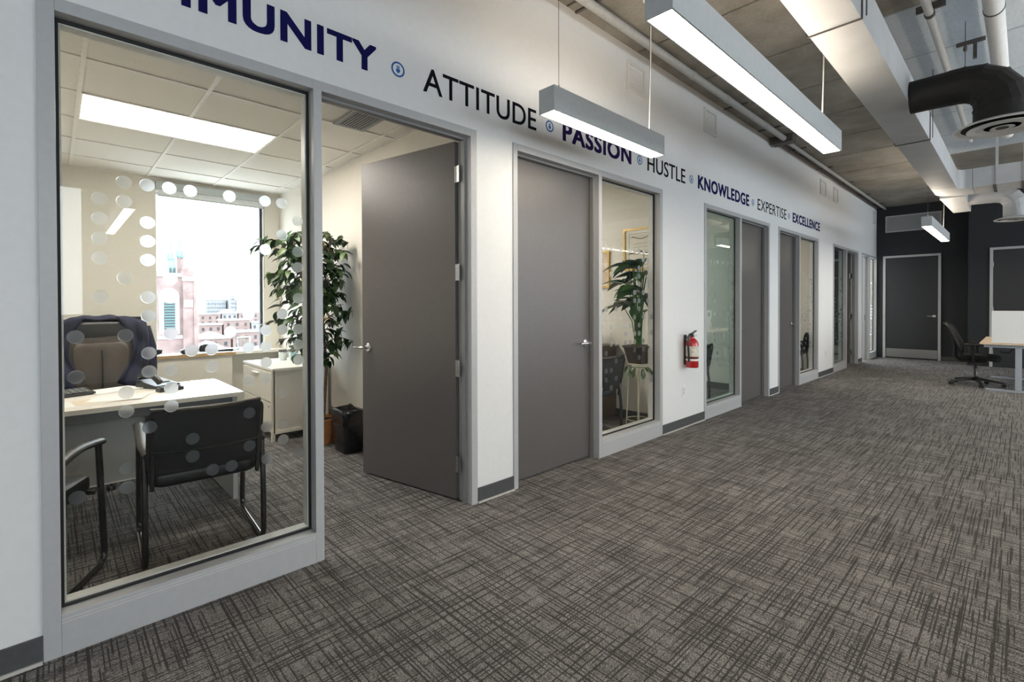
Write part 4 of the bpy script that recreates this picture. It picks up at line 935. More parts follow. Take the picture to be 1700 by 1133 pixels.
for i, (x, y, rz, m_, z) in enumerate([(-1.40, 0.10, 0.2, 'paper', 0.7400), (-1.86, 0.30, 0.35, 'paper', 0.7450), (-1.47, 0.30, -0.3, 'paper', 0.7425), (-1.44, 0.22, 0.1, 'paper_tan', 0.7412), (-1.87, 0.78, 0.1, 'paper', 0.7415), (-1.84, 0.76, -0.25, 'paper', 0.7402)]):
    o = build(MB().grid(lambda a, b: (-0.108+0.216*a, -0.14+0.28*b, 0.001+0.002*a*b*b), 4, 5), 'paper_sheet', m_, world=False, solid=0.0008 if i != 1 else 0.006)
    o.location = (x, y, z); o.rotation_euler = (0, 0, rz); tag(o, PL[i], 'paper', 'papers on the near desk')
t = thing('marker_pen', (-1.60, -0.02, 0.747), 'blue and white marker pen at the left desk edge', 'pen', rz=0.4)
part(MB().tube([(-0.06, 0, 0), (0.03, 0, 0)], 0.007, n=10), 'barrel', 'white_plastic', t, world=False, smooth=True); part(MB().tube([(0.03, 0, 0), (0.075, 0, 0)], 0.0078, n=10), 'cap', 'blue_vinyl', t, world=False, smooth=True)

# cabinet, sill, monitor, jars
t = thing('file_cabinet', (-2.98, 1.80, 0), 'cream lateral file cabinet with two drawers beside the tree', 'cabinet')
part(B(-3.46, -2.50, 1.545, 2.085, 0.075, 0.690), 'cabinet_body', 'cream_metal', t, bevel=0.003)
part(B(-3.475, -2.485, 1.530, 2.095, 0.690, 0.715), 'cabinet_top', 'laminate_white', t, bevel=0.003)
for z0, z1 in ((0.09, 0.375), (0.385, 0.675)):
    dr = part(B(-3.45, -2.53, 1.527, 1.545, z0, z1), 'drawer_front', 'cream_metal', t, bevel=0.003)
    part(MB().box(-3.07, -2.89, 1.505, 1.527, z1-0.040, z1-0.030), 'drawer_pull', 'white_plastic', dr, bevel=0.003)
    part(MB().lathe([(0.008, 0), (0.008, 0.004)], (-2.58, 1.523, z1-0.04), 10, axis='y'), 'lock', 'steel_dark', dr)
part(MB().box(-2.53, -2.50, 1.528, 1.56, 0, 0.69).box(-3.46, -3.43, 1.528, 1.56, 0, 0.09).box(-2.53, -2.50, 2.05, 2.085, 0, 0.09), 'corner_post', 'cream_metal', t, bevel=0.002)
part(B(-2.505, -2.488, 1.56, 2.05, 0.075, 0.105), 'bottom_rail', 'cream_metal', t)
t = thing('window_ledge', (-3.96, 0.8, 0), 'cream heater casing with wood edged ledge under the street window', 'ledge')
part(B(BX, -3.87, -0.49, 1.52, 0, 0.755), 'casing', 'cream_paint', t, bevel=0.003)
part(B(BX, -3.845, -0.49, 2.11, 0.757, 0.790), 'ledge_top', 'laminate_white', t, bevel=0.002)
part(B(-3.846, -3.838, -0.49, 1.55, 0.757, 0.788), 'ledge_edge', 'sill_wood', t)
t = thing('computer_monitor', (-3.78, 0.42, 0.79), 'black monitor on the ledge behind the leather chair', 'monitor', rz=0.0)
part(B(-0.015, 0.02, -0.24, 0.24, 0.10, 0.43), 'screen_case', 'black_plastic', t, world=False, bevel=0.004); part(B(0.02, 0.022, -0.225, 0.225, 0.115, 0.415), 'screen', 'dark_screen', t, world=False)
part(B(-0.03, -0.01, -0.03, 0.03, 0.0, 0.2), 'stand', 'black_plastic', t, world=False); part(B(-0.09, 0.06, -0.10, 0.10, 0.0, 0.012), 'foot', 'black_plastic', t, world=False)
for i, (y, w_, h_, lab) in enumerate([(0.80, 0.11, 0.05, 'black stapler like gadget at the left end of the ledge'), (1.10, 0.16, 0.055, 'black gloves lying on the window ledge'), (1.24, 0.09, 0.085, 'small black camera case on the window ledge'), (1.48, 0.20, 0.03, 'black folded umbrella at the right end of the ledge')]):
    t = thing(['stapler', 'gloves', 'camera_case', 'umbrella'][i], (-3.93, y, 0.79), lab, ['stapler', 'gloves', 'case', 'umbrella'][i])
    if i == 3:
        part(MB().tube([(0, -0.10, 0.014), (0, 0.06, 0.016)], [0.010, 0.016], n=10), 'canopy', 'black_fabric', t, world=False, smooth=True); part(MB().tube(fillet([(0, 0.06, 0.014), (0, 0.11, 0.014), (0.02, 0.12, 0.03)], 0.02), 0.006, n=8), 'handle', 'black_plastic', t, world=False, smooth=True)
    else:
        part(cushion(0.05, w_/2, h_, 0.03, lambda u, v, q: (u, v, h_/2+q+0.006*math.sin(v*40+i)+0.007)), 'body', 'black_leather', t, world=False, smooth=True)
        part(cushion(0.025, w_/3, 0.016, 0.012, lambda u, v, q: (u+0.02, v+0.02, h_+0.008+q)), ['top_arm', 'glove_fingers', 'flap'][i], 'black_plastic', t, world=False, smooth=True)
    
for i, (x, y, r, h_, m_, lab) in enumerate([(-3.22, 1.87, 0.042, 0.105, 'clear_plastic', 'clear jar with dark lid on the file cabinet'), (-3.16, 1.975, 0.04, 0.100, 'teal_plastic', 'teal jar with dark lid on the file cabinet'), (-3.33, 2.02, 0.045, 0.14, 'clear_plastic', 'taller pale bottle at the back of the file cabinet')]):
    t = thing('jar', (x, y, 0.715), lab, 'jar', 'jars on the file cabinet')
    part(MB().lathe([(r*0.95, 0), (r, 0.006), (r, h_-0.02), (r*0.9, h_-0.01)], n=20), 'jar_body', m_, t, world=False, smooth=True)
    part(MB().lathe([(r*0.98, h_-0.012), (r*1.02, h_-0.008), (r*1.02, h_+0.008), (r*0.95, h_+0.012)], n=20), 'lid', 'steel_dark', t, world=False, smooth=True)
t = thing('clear_pitcher', (-3.93, 1.66, 0.79), 'clear water pitcher on the ledge at the window corner', 'pitcher')
part(MB().lathe([(0.06, 0), (0.065, 0.01), (0.075, 0.16), (0.072, 0.16), (0.060, 0.012)], n=24), 'pitcher_body', 'outer_glass', t, world=False, smooth=True)
part(MB().lathe([(0.0755, 0.156), (0.0755, 0.164), (0.07, 0.164)], n=24), 'rim', 'clear_plastic', t, world=False, smooth=True)
t = thing('desk_tray', (-2.72, 1.98, 0.715), 'dark handheld device lying on the cabinet near the leaves', 'device', rz=0.5)
part(B(-0.05, 0.05, -0.035, 0.035, 0, 0.022), 'device_body', 'black_plastic', t, world=False, bevel=0.003); part(B(-0.04, 0.04, -0.027, 0.027, 0.022, 0.024), 'device_face', 'photo_print', t, world=False)
# window of the near office
w = thing('window_7', (BX-0.08, 1.375, WIN1[2]), 'bright street window of the near office with view of a church', 'window', kind='structure')
y0, y1, z0, z1 = WIN1
fm = MB().box(BX-0.10, BX-0.05, y0, y0+0.015, z0, z1).box(BX-0.10, BX-0.05, y0+0.015, y1, z0, z0+0.02).box(BX-0.10, BX-0.05, y0+0.015, y1, z1-0.03, z1)
part(fm, 'window_frame', 'window_white', w); part(B(BX-0.10, BX-0.045, y1-0.03, y1-0.005, z0+0.02, z1-0.03), 'dark_stile', 'window_dark', w, 'dark window edge')
part(B(BX-0.079, BX-0.073, y0+0.015, y1-0.03, z0+0.02, z1-0.03), 'glass_pane', 'outer_glass', w)
t = thing('roller_blind', (BX+0.02, 1.375, 2.50), 'raised grey blind at the top of the street window', 'blind')
part(B(BX+0.001, BX+0.05, y0, y1+0.03, 2.62, 2.70), 'head_rail', 'blind', t, bevel=0.003); part(B(BX+0.012, BX+0.018, y0+0.02, y1+0.01, 2.555, 2.62), 'cloth', 'window_white', t)
part(MB().tube([(BX+0.03, y1+0.0, 2.62), (BX+0.03, y1+0.0, 1.55)], 0.002, n=6), 'cord', 'steel_dark', t)
part(B(BX+0.008, BX+0.022, y0+0.02, y1+0.01, 2.542, 2.556), 'bottom_bar', 'blind', t)
for q, (a, b) in enumerate(REAR[1:]):
    w = thing('window_%d' % (q+8), (BX-0.08, (a+b)/2, WIN1[2]), ['street window of the second office', 'street window of the dim third office', 'street window of the fourth office', 'street window of the farthest office'][q], 'window', kind='structure')
    part(MB().box(BX-0.10, BX-0.05, a, a+0.02, z0, z1).box(BX-0.10, BX-0.05, b-0.02, b, z0, z1).box(BX-0.10, BX-0.05, a+0.02, b-0.02, z0, z0+0.02).box(BX-0.10, BX-0.05, a+0.02, b-0.02, z1-0.03, z1), 'window_frame', 'window_white', w)
    part(B(BX-0.079, BX-0.073, a+0.02, b-0.02, z0+0.02, z1-0.03), 'glass_pane', 'outer_glass', w)
def framed(name, xa, xb, yw, z0, z1, label, inner, cat='picture', lines=0):
    t = thing(name, ((xa+xb)/2, yw-0.012, z0), label, cat)
    part(MB().box(xa, xa+0.022, yw-0.022, yw-0.001, z0, z1).box(xb-0.022, xb, yw-0.022, yw-0.001, z0, z1).box(xa+0.022, xb-0.022, yw-0.022, yw-0.001, z0, z0+0.022).box(xa+0.022, xb-0.022, yw-0.022, yw-0.001, z1-0.022, z1), 'picture_frame', 'gold_frame', t)
    p = part(B(xa+0.02, xb-0.02, yw-0.010, yw-0.002, z0+0.02, z1-0.02), 'print', inner, t)
    xm = (xa+xb)/2
    if lines:
        w_ = (xb-xa)/2-0.07; h_ = (z1-z0)/2-0.06; zc = (z0+z1)/2
        part(MB().box(xm-w_, xm+w_, yw-0.0108, yw-0.010, zc+h_-0.004, zc+h_).box(xm-w_, xm+w_, yw-0.0108, yw-0.010, zc-h_, zc-h_+0.004).box(xm-w_, xm-w_+0.004, yw-0.0108, yw-0.010, zc-h_+0.004, zc+h_-0.004).box(xm+w_-0.004, xm+w_, yw-0.0108, yw-0.010, zc-h_+0.004, zc+h_-0.004), 'ruled_border', 'ink', p)
        pts = [(xm-w_*0.8+k*w_*1.6/24, yw-0.011, zc+h_-0.05+0.014*math.cos(k/24*2*pi)) for k in range(25)]
        part(MB().tube(pts, 0.004, n=5), 'heading_flourish', 'ink', p)
        for k in range(4): part(B(xm-w_*0.6, xm+w_*0.6, yw-0.0108, yw-0.010, zc+h_-0.12-k*0.04, zc+h_-0.116-k*0.04), 'text_rule', 'grille_grey', p)
    return t
YW2 = PART[1]-PT
framed('framed_certificate', -0.70, -0.24, YW2, 1.72, 2.20, 'gold framed certificate on the cream wall above the plant', 'cert_paper', 'certificate', 1)
framed('framed_picture', -1.33, -0.90, YW2, 1.53, 1.97, 'gold framed tan picture left of the certificate', 'art_tan')
framed('framed_picture', -3.30, -2.92, PART[0]-PT, 1.40, 1.82, 'gold framed picture half hidden by the indoor tree', 'art_tan')

# ------------------------------------------------------------------ plants
def leaf_mesh(name, mat, L_, w, droop, fold=0.25, n=6):
    vs = []; fs = []
    for i in range(n+1):
        t_ = i/n; hw = w*math.sin(pi*min(1, t_**0.8*0.98+0.02))**0.9*(1-0.25*t_); y = L_*t_; z = -droop*t_*t_
        vs += [(-hw, y, z+fold*hw), (0, y, z), (hw, y, z+fold*hw)]
    for i in range(n):
        for k in (0, 1): fs.append([i*3+k, i*3+k+1, (i+1)*3+k+1, (i+1)*3+k])
    return MB().add(vs, fs).mesh(name, mat, smooth='all')
fic = [leaf_mesh('leaf', m_, 0.085*s, 0.024*s, 0.03*s) for m_, s in (('leaf_dark', 1.25), ('leaf_dark', 1.4), ('leaf_mid', 1.3), ('leaf_mid', 1.1), ('leaf_light', 1.2))]
t = thing('indoor_tree', (-2.15, 1.86, 0), 'tall leafy weeping fig tree in the corner of the near office', 'plant')
pt = thing('plant_pot', (-2.15, 1.86, 0), 'terracotta pot holding the tall fig tree', 'pot')
part(MB().lathe([(0.105, 0), (0.110, 0.004), (0.140, 0.20), (0.152, 0.205), (0.155, 0.245), (0.138, 0.248), (0.132, 0.21), (0.10, 0.20)], n=32), 'pot_wall', 'terracotta', pt, world=False, smooth=True)
part(MB().lathe([(0.133, 0.205), (0.133, 0.222), (0.06, 0.232)], n=24), 'soil', 'soil', pt, world=False, smooth=True)
random.seed(11)
base = Vector((-2.15, 1.86, 0.22))
stems = [[base+Vector((0.02, 0.02, 0)), base+Vector((0.03, 0.05, 0.5)), base+Vector((0.0, 0.03, 1.0)), base+Vector((0.03, 0.06, 1.5)), base+Vector((0.05, 0.1, 1.78))],
         [base+Vector((-0.03, -0.02, 0)), base+Vector((-0.05, -0.03, 0.5)), base+Vector((-0.02, -0.06, 1.0)), base+Vector((-0.06, -0.15, 1.45)), base+Vector((-0.05, -0.22, 1.72))]]
for s_ in stems: part(MB().tube(s_, [0.017, 0.014, 0.011, 0.008, 0.004], n=9), 'trunk', 'bark', t, smooth=True)
leaves = []
def on_stem(s_, q):
    q = q*(len(s_)-1); i = min(int(q), len(s_)-2); return s_[i].lerp(s_[i+1], q-i)
nb = 0
for k in range(56):
    s_ = stems[k % 2]; q = 0.26+0.74*((k+0.5)/56)
    p0 = on_stem(s_, q); a = k*2.4+random.uniform(-.3, .3)
    z_ = p0.z; reach = (0.38 if 0.9 < z_ < 1.85 else 0.26)*random.uniform(0.75, 1.15)
    dx, dy = math.cos(a), math.sin(a)
    tip = p0+Vector((dx*reach*0.8, dy*reach, random.uniform(-0.02, 0.16)))
    lim = 2.085-0.03
    if tip.y > lim: tip.y = lim
    mid = p0.lerp(tip, 0.5)+Vector((0, 0, 0.05)); tip2 = tip+Vector((0, 0, -0.06))
    if tip2.y > lim: tip2.y = lim
    part(MB().tube([p0, mid, tip, tip2], [0.006, 0.005, 0.003, 0.002], n=6), 'branch', 'bark', t, smooth=True)
    for j in range(10):
        w_ = 0.18+0.82*j/9
        if w_ < 0.5: p = p0.lerp(mid, w_*2)
        else: p = mid.lerp(tip, (w_-0.5)*2)
        leaves.append((p, math.atan2(dy, dx)+random.uniform(-1.3, 1.3), random.uniform(-0.9, 0.15)))
        if random.random() < 0.30: leaves.append((p+Vector((random.uniform(-.03, .03), random.uniform(-.04, .02), random.uniform(-.05, .05))), random.uniform(0, 6.28), random.uniform(-1.1, 0.0)))
for k in range(260):
    a = random.uniform(0, 6.28); rr_ = math.sqrt(random.random()); z_ = random.triangular(0.85, 2.0, 1.6)
    sp = 0.30 if z_ > 1.1 else 0.18
    p = Vector((-2.15+rr_*sp*math.cos(a)*1.05, 1.80+rr_*sp*math.sin(a)*1.1, z_)); p.y = min(p.y, 2.04)
    leaves.append((p, a+random.uniform(-1, 1), random.uniform(-1.0, 0.1)))
random.shuffle(leaves)
leaves.sort(key=lambda q: -(q[0].x*0.7-q[0].y*0.7))
extra = []
for n_, (p, a, tl) in enumerate(leaves):
    a2 = a-pi/2
    if p.y > 2.02: a2 = random.uniform(2.4, 4.0)
    if n_ < 300:
        o = share('leaf', random.choice(fic), t, p, (tl, random.uniform(-.5, .5), a2), (1.05, 1.05, 1.05))
    else: extra.append((p, a2, tl))
if extra:
    mb = MB()
    src = [v_.co.copy() for v_ in fic[0].vertices]; ff = [list(p_.vertices) for p_ in fic[0].polygons]
    for p, a, tl in extra:
        M_ = Matrix.Translation(p) @ Matrix.Rotation(a, 4, 'Z') @ Matrix.Rotation(tl, 4, 'X'); mb.add([M_ @ q for q in src], ff)
    o = part(mb, 'small_foliage', 'leaf_dark', t); o['kind'] = 'stuff'
random.seed(2)
for c in [(-1.98, 1.80, 1.90), (-2.02, 1.83, 1.20), (-2.55, 1.72, 1.86)]:
    mb = MB()
    for k in range(26):
        q = Vector(c)+Vector((random.gauss(0, .028), random.gauss(0, .028), random.gauss(0, .026))); mb.lathe([(0.003, -0.007), (0.009, 0), (0.003, 0.007)], q, 5)
    o = part(mb, 'blossom_cluster', 'blossom', t, 'yellow blossom cluster'); o['kind'] = 'stuff'
# bin
t = thing('waste_bin', (-1.745, 1.955, 0), 'black waste bin lined with a black bag beside the open door', 'bin')
part(MB().prism(rr_poly(0.115, 0.085, 0.03), lambda a, b, c: (a*(1+0.22*c/0.36), b*(1+0.22*c/0.36), c), 0, 0.35), 'bin_body', 'black_plastic', t, world=False, smooth=True)
mb = MB(); pl = rr_poly(0.143, 0.107, 0.04, 6); n = len(pl); random.seed(4)
rings = []
for (sc, z) in ((0.965, 0.25), (1.0, 0.30), (1.025, 0.36), (1.0, 0.385), (0.93, 0.375), (0.90, 0.20), (0.86, 0.06)):
    rings.append([(a*sc+random.uniform(-.004, .004), b*sc+random.uniform(-.004, .004), z+0.012*math.sin(j*0.7)+random.uniform(-.004, .004)) for j, (a, b) in enumerate(pl)])
mb.add([p for r_ in rings for p in r_], [[i*n+j, i*n+(j+1) % n, (i+1)*n+(j+1) % n, (i+1)*n+j] for i in range(len(rings)-1) for j in range(n)])
bag = part(mb, 'bin_liner', 'bin_bag', t, world=False, smooth='all')
part(MB().tube([(0.10, -0.095, 0.355), (0.13, -0.112, 0.36), (0.15, -0.09, 0.345)], [0.012, 0.016, 0.008], n=8), 'bag_knot', 'bin_bag', bag, world=False, smooth=True)
# lily in the second office
px, py = -0.235, 4.40
st = thing('plant_stand', (px, py, 0), 'cream wire plant stand under the dark flower pot', 'stand')
part(MB().tube([(0.10*math.cos(k*pi/10), 0.10*math.sin(k*pi/10), 0.715) for k in range(20)], 0.006, n=6, closed=True), 'top_ring', 'wire_cream', st, world=False, smooth=True)
part(MB().lathe([(0.10, 0.712), (0.10, 0.718)], n=20), 'top_plate', 'wire_cream', st, world=False)
part(MB().tube([(0.12*math.cos(k*pi/10), 0.12*math.sin(k*pi/10), 0.14) for k in range(20)], 0.005, n=6, closed=True), 'lower_ring', 'wire_cream', st, world=False, smooth=True)
for k in range(4):
    a = k*pi/2+0.5; part(MB().tube([(0.10*math.cos(a), 0.10*math.sin(a), 0.715), (0.11*math.cos(a), 0.11*math.sin(a), 0.4), (0.125*math.cos(a), 0.125*math.sin(a), 0.0)], 0.0055, n=6), 'wire_leg', 'wire_cream', st, world=False, smooth=True)
pt = thing('flower_pot', (px, py, 0.72), 'square dark brown pot on the wire stand', 'pot')
part(MB().hexa([(-0.075, -0.075, 0), (0.075, -0.075, 0), (0.075, 0.075, 0), (-0.075, 0.075, 0), (-0.115, -0.115, 0.185), (0.115, -0.115, 0.185), (0.115, 0.115, 0.185), (-0.115, 0.115, 0.185)]), 'pot_wall', 'pot_brown', pt, world=False, bevel=0.004)
part(MB().box(-0.12, 0.12, -0.12, 0.12, 0.165, 0.187), 'pot_rim', 'pot_brown', pt, world=False, bevel=0.004); part(B(-0.105, 0.105, -0.105, 0.105, 0.186, 0.190), 'soil', 'soil', pt, world=False)
t = thing('peace_lily', (px, py, 0.905), 'broad leaved peace lily behind the second office glass', 'plant')
lily = [leaf_mesh('leaf', 'leaf_lily', 0.27, 0.088, 0.09, 0.3, 9), leaf_mesh('leaf', 'leaf_mid', 0.23, 0.074, 0.10, 0.3, 9), leaf_mesh('leaf', 'leaf_dark', 0.29, 0.092, 0.12, 0.3, 9)]
random.seed(21)
for k in range(34):
    a = k*2.39996; h_ = 0.34+0.62*((k*7) % 34)/34; rad = 0.05+0.13*random.random()*(1.2-h_*0.6)
    tip = Vector((px+rad*math.cos(a), py+rad*math.sin(a), 0.905+h_)); tip.x = min(tip.x, -0.16); tip.y = min(tip.y, 4.62)
    part(MB().tube([(px+0.03*math.cos(a), py+0.03*math.sin(a), 0.90), (px+rad*0.4*math.cos(a), py+rad*0.4*math.sin(a), 0.905+h_*0.6), tip], [0.006, 0.005, 0.004], n=6), 'stalk', 'leaf_mid', t, smooth=True)
    rz = a-pi/2
    if math.cos(a) > 0.25: rz = (1.2 if math.sin(a) < 0 else 0.2)+random.uniform(0, 1.2) + (1.2 if math.sin(a) < 0 else 0)
    if math.sin(a) > 0.4 and tip.y > 4.45: rz = random.uniform(0.6, 2.2)
    share('leaf', lily[k % 3], t, tip, (random.uniform(-0.3, 0.55), random.uniform(-.3, .3), rz))
t = thing('trailing_plant', (px+0.0, py-0.02, 0.50), 'small trailing plant hanging under the dark pot', 'plant')
for k in range(16):
    a = k*0.8; p = Vector((px+0.10*math.cos(a), py+0.10*math.sin(a), 0.69-0.012*(k % 6)))
    share('leaf', fic[(k % 3)+2], t, p, (random.uniform(-1.2, -0.3), 0, a-pi/2+random.uniform(-.4, .4)), (0.9, 0.9, 0.9))
part(MB().tube([(px-0.1, py, 0.70), (px-0.05, py-0.1, 0.69), (px+0.06, py-0.09, 0.69), (px+0.1, py+0.02, 0.68)], 0.004, n=6), 'vine', 'leaf_mid', t, smooth=True)
t = thing('credenza', (-1.5, 4.60, 0), 'dark brown wooden credenza against the cream wall of the second office', 'cabinet')
part(B(-2.3, -0.80, 4.38, 4.83, 0.02, 0.83), 'cabinet_body', 'brown_wood', t, bevel=0.003); part(B(-2.32, -0.775, 4.36, 4.835, 0.83, 0.86), 'cabinet_top', 'brown_wood', t, bevel=0.003)
for k in range(3):
    dr = part(B(-2.28+k*0.50, -1.80+k*0.50, 4.365, 4.38, 0.08, 0.80), 'cabinet_door', 'brown_wood', t, bevel=0.003); part(B(-1.86+k*0.5, -1.85+k*0.5, 4.345, 4.365, 0.5, 0.6), 'door_pull', 'brushed_steel', dr)
t = thing('photo_frame', (-1.02, 4.72, 0.86), 'small black and white photo propped on the credenza', 'photo')
part(B(-1.12, -0.93, 4.72, 4.735, 0.861, 1.06), 'photo_backing', 'white_plastic', t); part(B(-1.105, -0.945, 4.718, 4.72, 0.90, 1.045), 'print', 'photo_print', t)
t = thing('paper_box', (-0.25, 3.575, 0), 'pale printed carton on the floor inside the second office glass', 'box')
part(B(-0.33, -0.17, 3.47, 3.68, 0, 0.205), 'carton', 'paper', t, bevel=0.003); part(B(-0.169, -0.168, 3.50, 3.65, 0.06, 0.15), 'printed_panel', 'photo_print', t)
# things in the far offices
t = thing('storage_carton', (-1.6, 12.0, 0), 'brown carton on the floor of the fifth office', 'box')
part(B(-1.75, -1.35, 11.75, 12.2, 0, 0.42), 'carton', 'paper_tan', t, bevel=0.004); part(B(-1.755, -1.345, 11.95, 12.0, 0.1, 0.4205), 'packing_tape', 'laminate_edge', t)
t = thing('dark_cabinet', (-1.2, 14.6, 0), 'low black cabinet inside the farthest office', 'cabinet')
part(B(-1.7, -0.8, 14.45, 14.9, 0.02, 1.05), 'cabinet_body', 'black_plastic', t, bevel=0.004); part(B(-1.68, -0.82, 14.435, 14.45, 0.05, 1.0), 'cabinet_door', 'black_plastic', t, bevel=0.003)

# ------------------------------------------------------------------ the town outside the near office window
GZ = -24.0
tag(build(B(-900, -30, -300, 700, GZ-1, GZ), 'ground', 'town_ground'), 'pale snowy town ground far below the window', 'ground', kind='structure')
KX = -160.0; K = (2.5-KX)/(2.5+40.0)     # measured on the plane x=-40
cy_ = lambda y: y*K
cz_ = lambda z: 1.33+(z-1.33)*K
t = thing('church', (KX-6, cy_(6.6), GZ), 'pink stone church tower with two green copper spires', 'church')
part(B(KX-14, KX-1.2, cy_(3.6), cy_(6.95), GZ, cz_(3.55)), 'belfry_wall', 'church_stone', t)
part(B(KX-8, KX, cy_(6.95), cy_(7.62), GZ, cz_(3.9)), 'corner_tower', 'church_stone', t)
part(MB().hexa([(KX-10, cy_(7.6), GZ), (KX+1.5, cy_(7.6), GZ), (KX+1.5, cy_(8.05), GZ), (KX-10, cy_(8.05), GZ), (KX-9, cy_(7.6), cz_(3.4)), (KX, cy_(7.6), cz_(3.4)), (KX-0.3, cy_(7.7), cz_(3.4)), (KX-8.8, cy_(7.7), cz_(3.4))]), 'buttress', 'church_stone', t)
part(B(KX-14, KX-0.7, cy_(3.6), cy_(6.95), cz_(3.45), cz_(3.72)), 'cornice', 'church_trim', t)
part(B(KX-8.2, KX+0.3, cy_(6.93), cy_(7.64), cz_(3.15), cz_(3.5)), 'cornice', 'church_trim', t)
part(B(KX-8, KX+0.35, cy_(7.0), cy_(7.56), cz_(1.2), cz_(1.75)), 'stone_panel', 'church_trim', t)
part(B(KX-12, KX-0.9, cy_(3.6), cy_(8.1), cz_(-1.1), cz_(-0.85)), 'cornice', 'church_trim', t)
def arch(yc, zb, w_, h_, x, n_=14, rise=None):
    rise = rise or w_; P = [(yc-w_, zb), (yc+w_, zb)]+[(yc+w_*math.cos(a), zb+h_+rise*math.sin(a)) for a in [k*pi/n_ for k in range(n_+1)]]
    return MB().prism(P, lambda a, b, c: (c, a, b), x, x+0.25)
part(arch(cy_(6.15), cz_(-0.75), cy_(0.62), cz_(2.0)-cz_(-0.75), KX-1.3), 'belfry_arch', 'church_trim', t)
bw = part(arch(cy_(6.16), cz_(-0.4), cy_(0.33), cz_(1.55)-cz_(-0.4), KX-1.1, rise=cy_(0.12)), 'belfry_opening', 'window_dark', t)
for k in range(10): part(B(KX-0.9, KX-0.6, cy_(5.84), cy_(6.48), cz_(-0.32+k*0.2), cz_(-0.23+k*0.2)), 'louver', 'louver_green', bw)
for k in range(5): part(arch(cy_(5.5+k*0.42), cz_(-2.7), cy_(0.15), 1.6, KX-0.95), 'blind_arch', 'church_trim', t)
part(MB().lathe([(cy_(0.24), cz_(3.85)), (cy_(0.24), cz_(4.2)), (cy_(0.10), cz_(4.42))], (KX-4, cy_(7.3), 0), 12), 'turret_cap', 'church_stone', t)
def spire(y, z0, zt, r, x):
    s_ = part(MB().lathe([(r, z0), (r*0.92, z0+(zt-z0)*0.05)], (x, y, 0), 8), 'spire_base', 'copper_green', t)
    part(MB().lathe([(r*1.15, z0+(zt-z0)*0.05), (r*0.55, z0+(zt-z0)*0.45), (r*0.05, zt)], (x, y, 0), 8), 'spire_cone', 'copper_green', s_)
    for k in range(4):
        a = k*pi/2+0.4; part(MB().lathe([(r*0.28, z0), (r*0.28, z0+(zt-z0)*0.12), (0.05, z0+(zt-z0)*0.30)], (x+r*math.cos(a), y+r*math.sin(a), 0), 6), 'pinnacle', 'copper_green', s_)
spire(cy_(6.46), cz_(4.75), cz_(6.5), cy_(0.24), KX-6); spire(cy_(7.17), cz_(5.05), cz_(6.85), cy_(0.26), KX-9)
part(MB().lathe([(cy_(0.30), cz_(3.7)), (cy_(0.30), cz_(4.3)), (cy_(0.24), cz_(4.75))], (KX-6, cy_(6.5), 0), 8), 'lantern', 'copper_green', t)
part(MB().lathe([(cy_(0.25), cz_(3.6)), (cy_(0.22), cz_(5.05))], (KX-9, cy_(7.17), 0), 8), 'lantern', 'church_stone', t)
for q in (-1, 1): part(B(KX-4.9, KX-4.5, cy_(6.5)+q*0.5-0.22, cy_(6.5)+q*0.5+0.22, cz_(3.72), cz_(4.15)), 'lantern_window', 'window_dark', t)
# tower blocks (plane x=-420)
TX = -420.0; K2 = (2.5-TX)/42.5
wm = B(0, 0.5, -1.3, 1.3, -0.9, 0.9).mesh('window', 'tower_window')
def block(y0, y1, zt, x, nx, nz, label, mat='tower_hazed', zlow=None):
    t = thing('apartment_block', (x-8, (y0+y1)/2, GZ), label, 'building', 'distant apartment blocks')
    part(B(x-16, x, y0, y1, GZ, zt), 'block_wall', mat, t); part(B(x-16.5, x+0.5, y0-0.4, y1+0.4, zt, zt+0.8), 'roof_parapet', mat, t)
    dz = 3.0
    for a in range(nx):
        for b in range(nz): share('window', wm, t, (x+0.05, y0+(a+0.5)*(y1-y0)/nx, zt-2.4-b*dz), (0, 0, 0), (1, min(1, (y1-y0)/nx/4.2), 0.85))
block(8.40*K2, 9.72*K2, 1.33+(1.72-1.33)*K2, TX, 9, 8, 'wide pale apartment block behind the church')
block(9.88*K2, 10.20*K2, 1.33+(2.05-1.33)*K2, TX+6, 3, 9, 'slender pale tower block right of the wide block')
block(10.25*K2, 10.60*K2, 1.33+(1.70-1.33)*K2, TX-4, 3, 8, 'pale tower block at the right of the skyline')
random.seed(9)
hw = B(0, 0.15, -0.5, 0.5, -0.75, 0.75).mesh('window', 'window_dark')
n_ = 0
HL = ['red', 'grey']
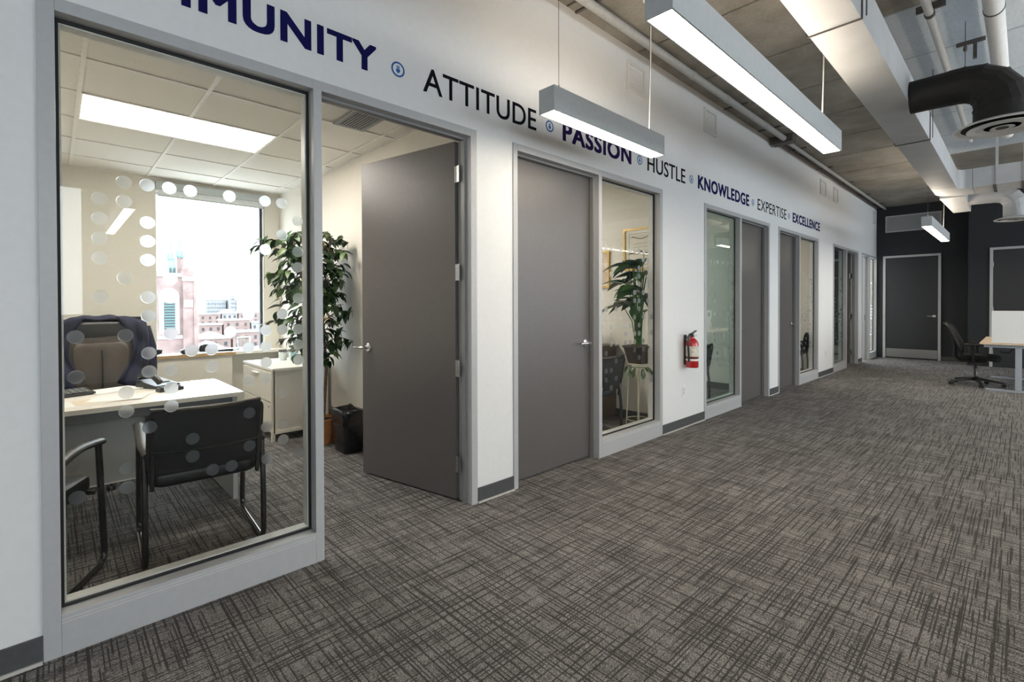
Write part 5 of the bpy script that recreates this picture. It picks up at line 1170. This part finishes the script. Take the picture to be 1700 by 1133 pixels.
for row, (x, zr) in enumerate([(-330, -3.5), (-270, -7.0), (-215, -10.5), (-178, -13.0)]):
    kk = (2.5-x)/42.5
    y = 7.95*kk
    while y < 12.3*kk:
        w_ = random.uniform(9, 15); h_ = zr+random.uniform(-1.5, 1.5); br = random.random() < 0.55
        t = thing('town_house', (x-6, y+w_/2, GZ), '%s house with pale roof, %s row, %s from the church' % ('reddish brick' if br else 'grey', ['farthest', 'second farthest', 'second nearest', 'nearest'][row], ['first', 'second', 'third', 'fourth', 'fifth', 'sixth', 'seventh', 'eighth', 'ninth', 'tenth', 'eleventh', 'twelfth', 'thirteenth', 'fourteenth'][n_ % 14]), 'house', 'houses below the skyline')
        part(B(x-12, x, y, y+w_-0.8, GZ, h_), 'house_wall', 'house_brick' if br else 'house_grey', t)
        if random.random() < 0.5:
            part(MB().prism([(y-0.4, h_), (y+w_-0.4, h_), (y+w_/2-0.4, h_+2.6)], lambda a, b, c: (c, a, b), x-12.4, x+0.4), 'roof', 'snow_roof', t)
        else: part(B(x-12.4, x+0.4, y-0.3, y+w_-0.5, h_, h_+0.6), 'roof', 'snow_roof', t)
        for a in range(3):
            for b in range(3): share('window', hw, t, (x+0.02, y+(a+0.5)*(w_-0.8)/3, h_-2.0-b*3.0))
        y += w_; n_ += 1
    n_ = 0
for k in range(9):
    x = -146-(k % 2)*4; y = 36.5+k*2.9
    t = thing('bare_tree', (x, y, GZ), 'bare winter tree below the window, %s from the church' % ['first', 'second', 'third', 'fourth', 'fifth', 'sixth', 'seventh', 'eighth', 'ninth'][k], 'tree', 'bare trees below the window')
    mb = MB().tube([(x, y, GZ), (x, y, GZ+5)], [0.35, 0.25], n=7); part(mb, 'trunk', 'bare_tree', t)
    mb = MB()
    for j in range(60):
        a = random.uniform(0, 6.28); e = random.uniform(0.2, 1.4); l_ = random.uniform(1.2, 2.6)
        p0 = Vector((x, y, GZ+random.uniform(4, 7))); p1 = p0+Vector((math.cos(a)*math.cos(e), math.sin(a)*math.cos(e), math.sin(e)))*l_
        mb.tube([p0, p0.lerp(p1, .5)+Vector((0, 0, .4)), p1], [0.12, 0.08, 0.03], n=4)
    o = part(mb, 'twigs', 'bare_tree', t); o['kind'] = 'stuff'
